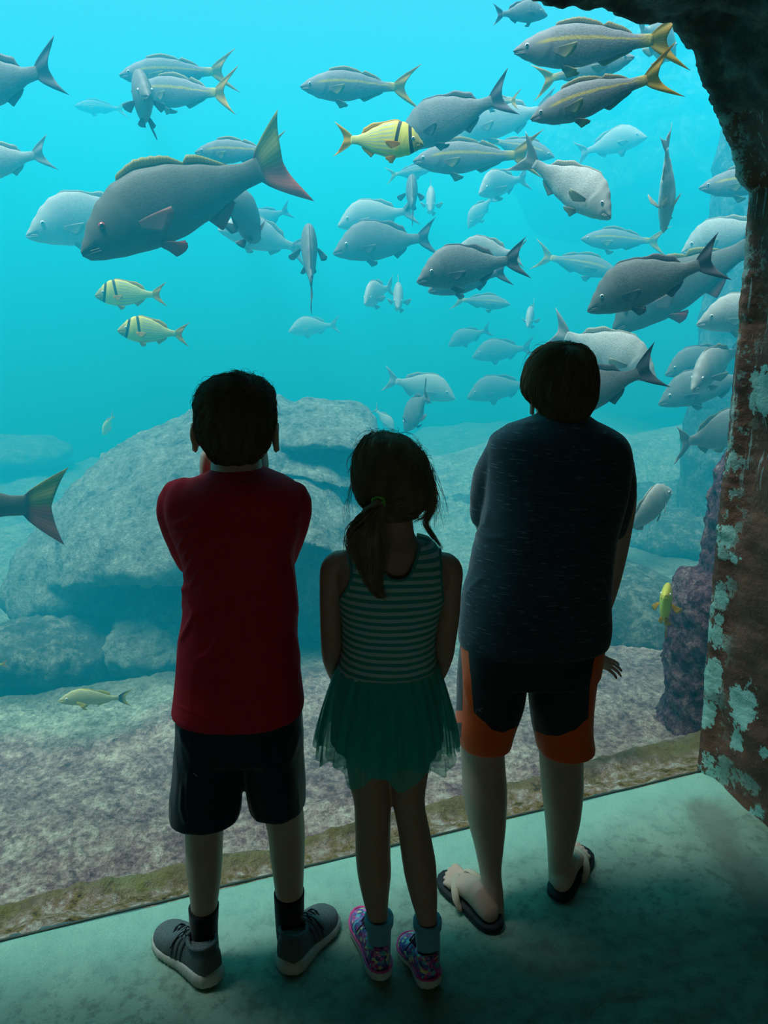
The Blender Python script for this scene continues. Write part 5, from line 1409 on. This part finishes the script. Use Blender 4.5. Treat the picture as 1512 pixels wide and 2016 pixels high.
# (species, nose px, tail px, distance, yaw deg, bend, roll deg, length or None, near detail, label)
FISH = [
 ('snapper', (130, 488), (552, 318), 2.75, 8, -.10, 0, None, 1, 'large dark snapper with an orange-red tail, biggest fish at the upper left'),
 ('yellowtail', (218, 148), (438, 142), 3.7, 0, .05, 0, None, 1, 'yellow-striped silver fish, upper of the overlapping pair at the top left'),
 ('yellowtail', (240, 178), (452, 190), 3.5, -25, .35, 0, None, 1, 'yellow-striped silver fish, lower of the overlapping pair at the top left'),
 ('margate', (283, 193), (273, 212), 3.15, 76, .30, 6, .46, 1, 'grey fish seen head-on, in front of the yellow-striped pair'),
 ('margate', (-165, 200), (92, 145), 3.0, -22, .15, 0, None, 1, 'grey fish cut off by the left edge near the top, only its tail half showing'),
 ('pale', (-100, 345), (72, 302), 3.4, -15, -.2, 0, None, 1, 'pale fish cut off by the left edge above the large dark snapper'),
 ('yellowtail', (368, 300), (545, 300), 3.6, -15, .3, 0, None, 1, 'yellow-striped fish just behind the back of the large dark snapper'),
 ('pale', (38, 455), (300, 420), 3.9, 5, .0, 0, None, 1, 'pale grey fish mostly hidden behind the head of the large snapper'),
 ('margate', (495, 445), (470, 415), 3.15, -68, .15, 0, .50, 1, 'grey fish seen from behind under the large snapper\'s tail'),
 ('pale', (420, 440), (590, 490), 4.3, 10, .0, 0, None, 1, 'bright pale fish behind the grey fish seen from the rear'),
 ('margate', (470, 450), (565, 415), 5.6, 0, 0, 0, None, 0, 'faint fish tail in the haze right of the large snapper'),
 ('margate', (608, 478), (611, 530), 3.5, -60, .0, 0, .50, 1, 'narrow grey fish seen from behind, left of the hazy grey pair'),
 ('yellowtail', (570, 170), (800, 172), 3.35, 0, .0, 0, None, 1, 'single yellow-tailed silver fish at the top centre'),
 ('porkfish', (848, 282), (676, 275), 2.75, 12, .0, 0, None, 1, 'bright yellow fish with dark face bars, nearest the window at top centre'),
 ('margate', (762, 288), (985, 195), 3.1, -8, .1, 0, None, 1, 'dark grey fish directly behind the bright yellow barred fish'),
 ('yellowtail', (790, 318), (1036, 305), 3.5, 0, .0, 0, None, 1, 'yellow-tailed fish below the dark grey fish at top centre'),
 ('yellowtail', (945, 325), (872, 280), 3.9, 25, .0, 0, None, 1, 'small pale fish with yellow tail passing below the dark grey fish'),
 ('pale', (880, 265), (1075, 215), 4.3, 0, .0, 0, None, 1, 'bright pale fish behind the tail of the dark grey fish'),
 ('yellowtail', (930, 205), (1020, 200), 3.9, -30, .3, 0, None, 1, 'small yellow-tailed fish right of the dark grey fish\'s tail'),
 ('yellowtail', (982, 102), (1308, 82), 2.70, 0, .12, 0, None, 1, 'large yellow-tailed fish under the rock edge, uppermost of the two big ones'),
 ('yellowtail', (1022, 242), (1292, 150), 2.60, 0, -.05, 0, None, 1, 'dark yellow-tailed fish with an orange fork, below the uppermost big one'),
 ('yellowtail', (1262, 108), (1072, 158), 3.3, 10, .0, 0, None, 1, 'pale yellow-striped fish showing between the two big yellow-tailed fish'),
 ('margate', (1085, 25), (982, 28), 3.3, -20, .0, 0, None, 1, 'grey fish at the very top with its tail to the left'),
 ('pale', (1318, 95), (1280, 70), 3.5, -65, .0, 0, .42, 1, 'blurred pale fish behind the yellow tail at the top right'),
 ('yellowtail', (1104, 312), (960, 275), 4.5, 10, .0, 0, None, 0, 'pale yellow-striped fish behind the big scaly fish\'s tail'),
 ('pale', (1218, 428), (1048, 322), 2.95, 24, -.45, -8, None, 1, 'big pale scaly fish swimming down to the right below the yellow-tailed ones'),
 ('pale', (946, 375), (1015, 355), 4.9, 50, .2, 0, .42, 1, 'small pale fish facing left below the forked yellow tail'),
 ('pale', (1280, 262), (1148, 300), 5.8, 0, .0, 0, None, 0, 'faint pale fish swimming right in the haze beneath the big ones'),
 ('pale', (1308, 470), (1316, 280), 3.2, -22, .05, 10, None, 1, 'pale fish diving straight down with its side fins spread'),
 ('yellowtail', (1362, 372), (1580, 345), 3.8, 0, .0, 0, None, 1, 'pale yellow-striped fish partly hidden by the rock wall at the right'),
 ('margate', (640, 492), (842, 468), 3.9, 8, .0, 0, None, 1, 'hazy grey fish, lower of the pair left of centre'),
 ('pale', (652, 440), (808, 415), 4.7, 5, .0, 0, None, 0, 'hazy pale fish, upper of the pair left of centre'),
 ('margate', (810, 372), (812, 398), 4.2, -74, .0, 0, .42, 1, 'narrow grey fish seen from behind above the hazy pair'),
 ('pale', (848, 400), (848, 390), 5.4, 76, .0, 0, .44, 0, 'small pale fish seen head-on right of the narrow grey fish'),
 ('margate', (806, 548), (1008, 512), 2.95, 22, .25, 0, None, 1, 'large-headed grey fish with a yellow side fin, in the middle of the picture'),
 ('pale', (880, 495), (1020, 500), 3.6, -15, .1, 0, None, 1, 'pale fish behind the tail of the large-headed grey fish'),
 ('margate', (830, 570), (990, 535), 3.3, 10, .0, 0, None, 1, 'grey fish showing only its jaw below the large-headed grey fish'),
 ('margate', (1138, 608), (1388, 518), 2.80, 5, .1, 0, None, 1, 'dark grey fish with a pointed snout above the taller boy'),
 ('snapper', (1180, 650), (1490, 478), 3.5, 0, .0, 0, None, 1, 'hazy snapper with a dull red tail behind the pointed dark grey fish'),
 ('pale', (1330, 495), (1510, 440), 4.1, 0, .0, 0, None, 1, 'pale fish above the hazy snapper\'s back at the right'),
 ('pale', (1363, 632), (1560, 610), 3.55, 15, .1, 0, None, 1, 'pale fish facing left, half hidden by the rock wall'),
 ('pale', (1306, 742), (1100, 655), 3.35, 5, .0, 0, None, 1, 'large pale scaly fish facing right behind the taller boy\'s head'),
 ('margate', (1030, 822), (1272, 730), 2.85, -5, .0, 0, None, 1, 'dark fish whose tail shows right of the taller boy\'s head'),
 ('margate', (1284, 792), (1470, 740), 4.0, 5, .1, 0, None, 1, 'dark teal fish at the right, lower of the hazy cluster'),
 ('margate', (1300, 735), (1450, 690), 4.3, 10, .0, 0, None, 1, 'dark hazy fish behind the cluster at the right'),
 ('pale', (1385, 738), (1412, 712), 3.5, 58, .3, 0, .46, 1, 'grey-pink fish facing the window in the cluster at the right'),
 ('pale', (1450, 845), (1385, 862), 3.6, -50, .0, 0, .50, 1, 'pale fish swimming away beside the rock wall, tail to the left'),
 ('pale', (1312, 968), (1252, 1034), 3.2, -42, .2, 0, .40, 1, 'pale fish swimming away, right of the taller boy\'s elbow'),
 ('yellow', (1310, 1182), (1312, 1206), 2.74, 72, .0, 0, .36, 1, 'small yellow fish seen head-on near the sea bed at the right'),
 ('porkfish', (179, 580), (311, 580), 3.6, 0, .0, 0, None, 1, 'yellow barred fish, upper of the small pair under the large snapper'),
 ('porkfish', (223, 648), (356, 658), 3.5, 5, .0, 0, None, 1, 'yellow barred fish, lower of the small pair under the large snapper'),
 ('pale', (730, 585), (745, 575), 5.0, 66, .2, 0, .42, 0, 'small pale fish seen head-on, left one of two at the centre'),
 ('pale', (784, 590), (784, 580), 4.9, 76, .0, 0, .44, 0, 'small pale fish seen head-on, right one of two at the centre'),
 ('yellowtail', (1130, 470), (1292, 475), 5.0, 0, .0, 0, None, 0, 'faint yellow-striped fish below the big pale scaly fish'),
 ('yellowtail', (1230, 540), (1070, 505), 5.2, 0, .0, 0, None, 0, 'faint yellow-tailed fish left of the pointed dark grey fish'),
 ('pale', (1043, 628), (1046, 620), 5.6, 70, .0, 0, .38, 0, 'faint round pale fish above the girl and the taller boy'),
 ('pale', (908, 782), (768, 748), 5.2, 5, .0, 0, None, 0, 'pale cyan fish swimming right above the girl'),
 ('margate', (908, 780), (1045, 755), 5.9, 0, .0, 0, None, 0, 'faint fish nose to nose with the pale cyan fish'),
 ('margate', (808, 826), (828, 800), 4.1, -55, .1, 0, .42, 1, 'grey fish with a dark upright tail just above the girl\'s head'),
 ('margate', (920, 700), (1040, 685), 6.3, 0, .0, 0, None, 0, 'barely visible fish in the haze left of the taller boy\'s head'),
 ('margate', (875, 680), (960, 650), 6.6, 0, .0, 0, None, 0, 'barely visible fish in the haze above the pale cyan fish'),
 ('pale', (768, 838), (752, 820), 5.8, 20, .0, 0, .25, 0, 'tiny faint fish beside the top of the blocky boulder'),
 ('yellowtail', (1015, 600), (900, 590), 5.6, 0, .0, 0, None, 0, 'faint yellow-tailed fish below the large-headed grey fish'),
 ('snapper', (-360, 985), (66, 1000), 2.30, -5, -.1, 0, None, 1, 'dark snapper at the left edge with only its broad tail in view'),
 ('yellow', (208, 845), (215, 832), 5.6, 40, .0, 0, .22, 0, 'small yellow fish in the far distance at the left'),
 ('grunt', (108, 1378), (242, 1374), 2.85, 0, .0, 0, None, 1, 'small striped yellow fish with a dark tail base over the sand at the left'),
 ('yellow', (1388, 1062), (1396, 1055), 3.6, 55, .0, 0, .13, 0, 'tiny yellow fish beside the coral crusted pillar'),
 ('yellow', (-40, 1315), (6, 1308), 2.9, 0, .0, 0, None, 1, 'yellow fish leaving past the left edge above the sand'),
 ('pale', (940, 935), (1110, 850), 3.9, 5, .0, 0, None, 1, 'pale fish hidden behind the taller boy\'s left shoulder'),
 ('pale', (560, 650), (660, 640), 6.8, 0, .0, 0, None, 0, 'barely visible pale fish in open water left of centre'),
 ('yellowtail', (140, 208), (240, 215), 6.9, 0, .0, 0, None, 0, 'barely visible fish in the haze at the top left'),
 ('pale', (925, 440), (960, 400), 6.2, 30, .0, 0, .34, 0, 'faint fish above the large-headed grey fish'),
 ('yellowtail', (860, 330), (770, 345), 5.6, 0, .0, 0, None, 0, 'faint fish under the belly of the bright yellow barred fish'),
]
GROUPS = {'yellowtail': 'yellow-tailed fish', 'margate': 'grey fish', 'pale': 'pale fish', 'snapper': 'red-tailed snappers', 'porkfish': 'yellow barred fish', 'yellow': 'small yellow fish', 'grunt': None}
NAMES = {'yellowtail': 'yellowtail_fish', 'margate': 'grey_fish', 'pale': 'pale_fish', 'snapper': 'snapper_fish', 'porkfish': 'barred_fish', 'yellow': 'yellow_fish', 'grunt': 'striped_fish'}
for sp, no_, ta, D, yaw, bend, roll, Ln, near, lab in FISH:
    if Ln is None:
        Ln = (PY(*no_, D) - PY(*ta, D)).length / math.cos(R(yaw))
    r = make_fish(sp, Ln, bend, NAMES[sp], lab, 0.6, bool(near), GROUPS[sp], 0.008 if near else 0)
    pose(r, no_, ta, D, R(yaw), Ln, R(roll))
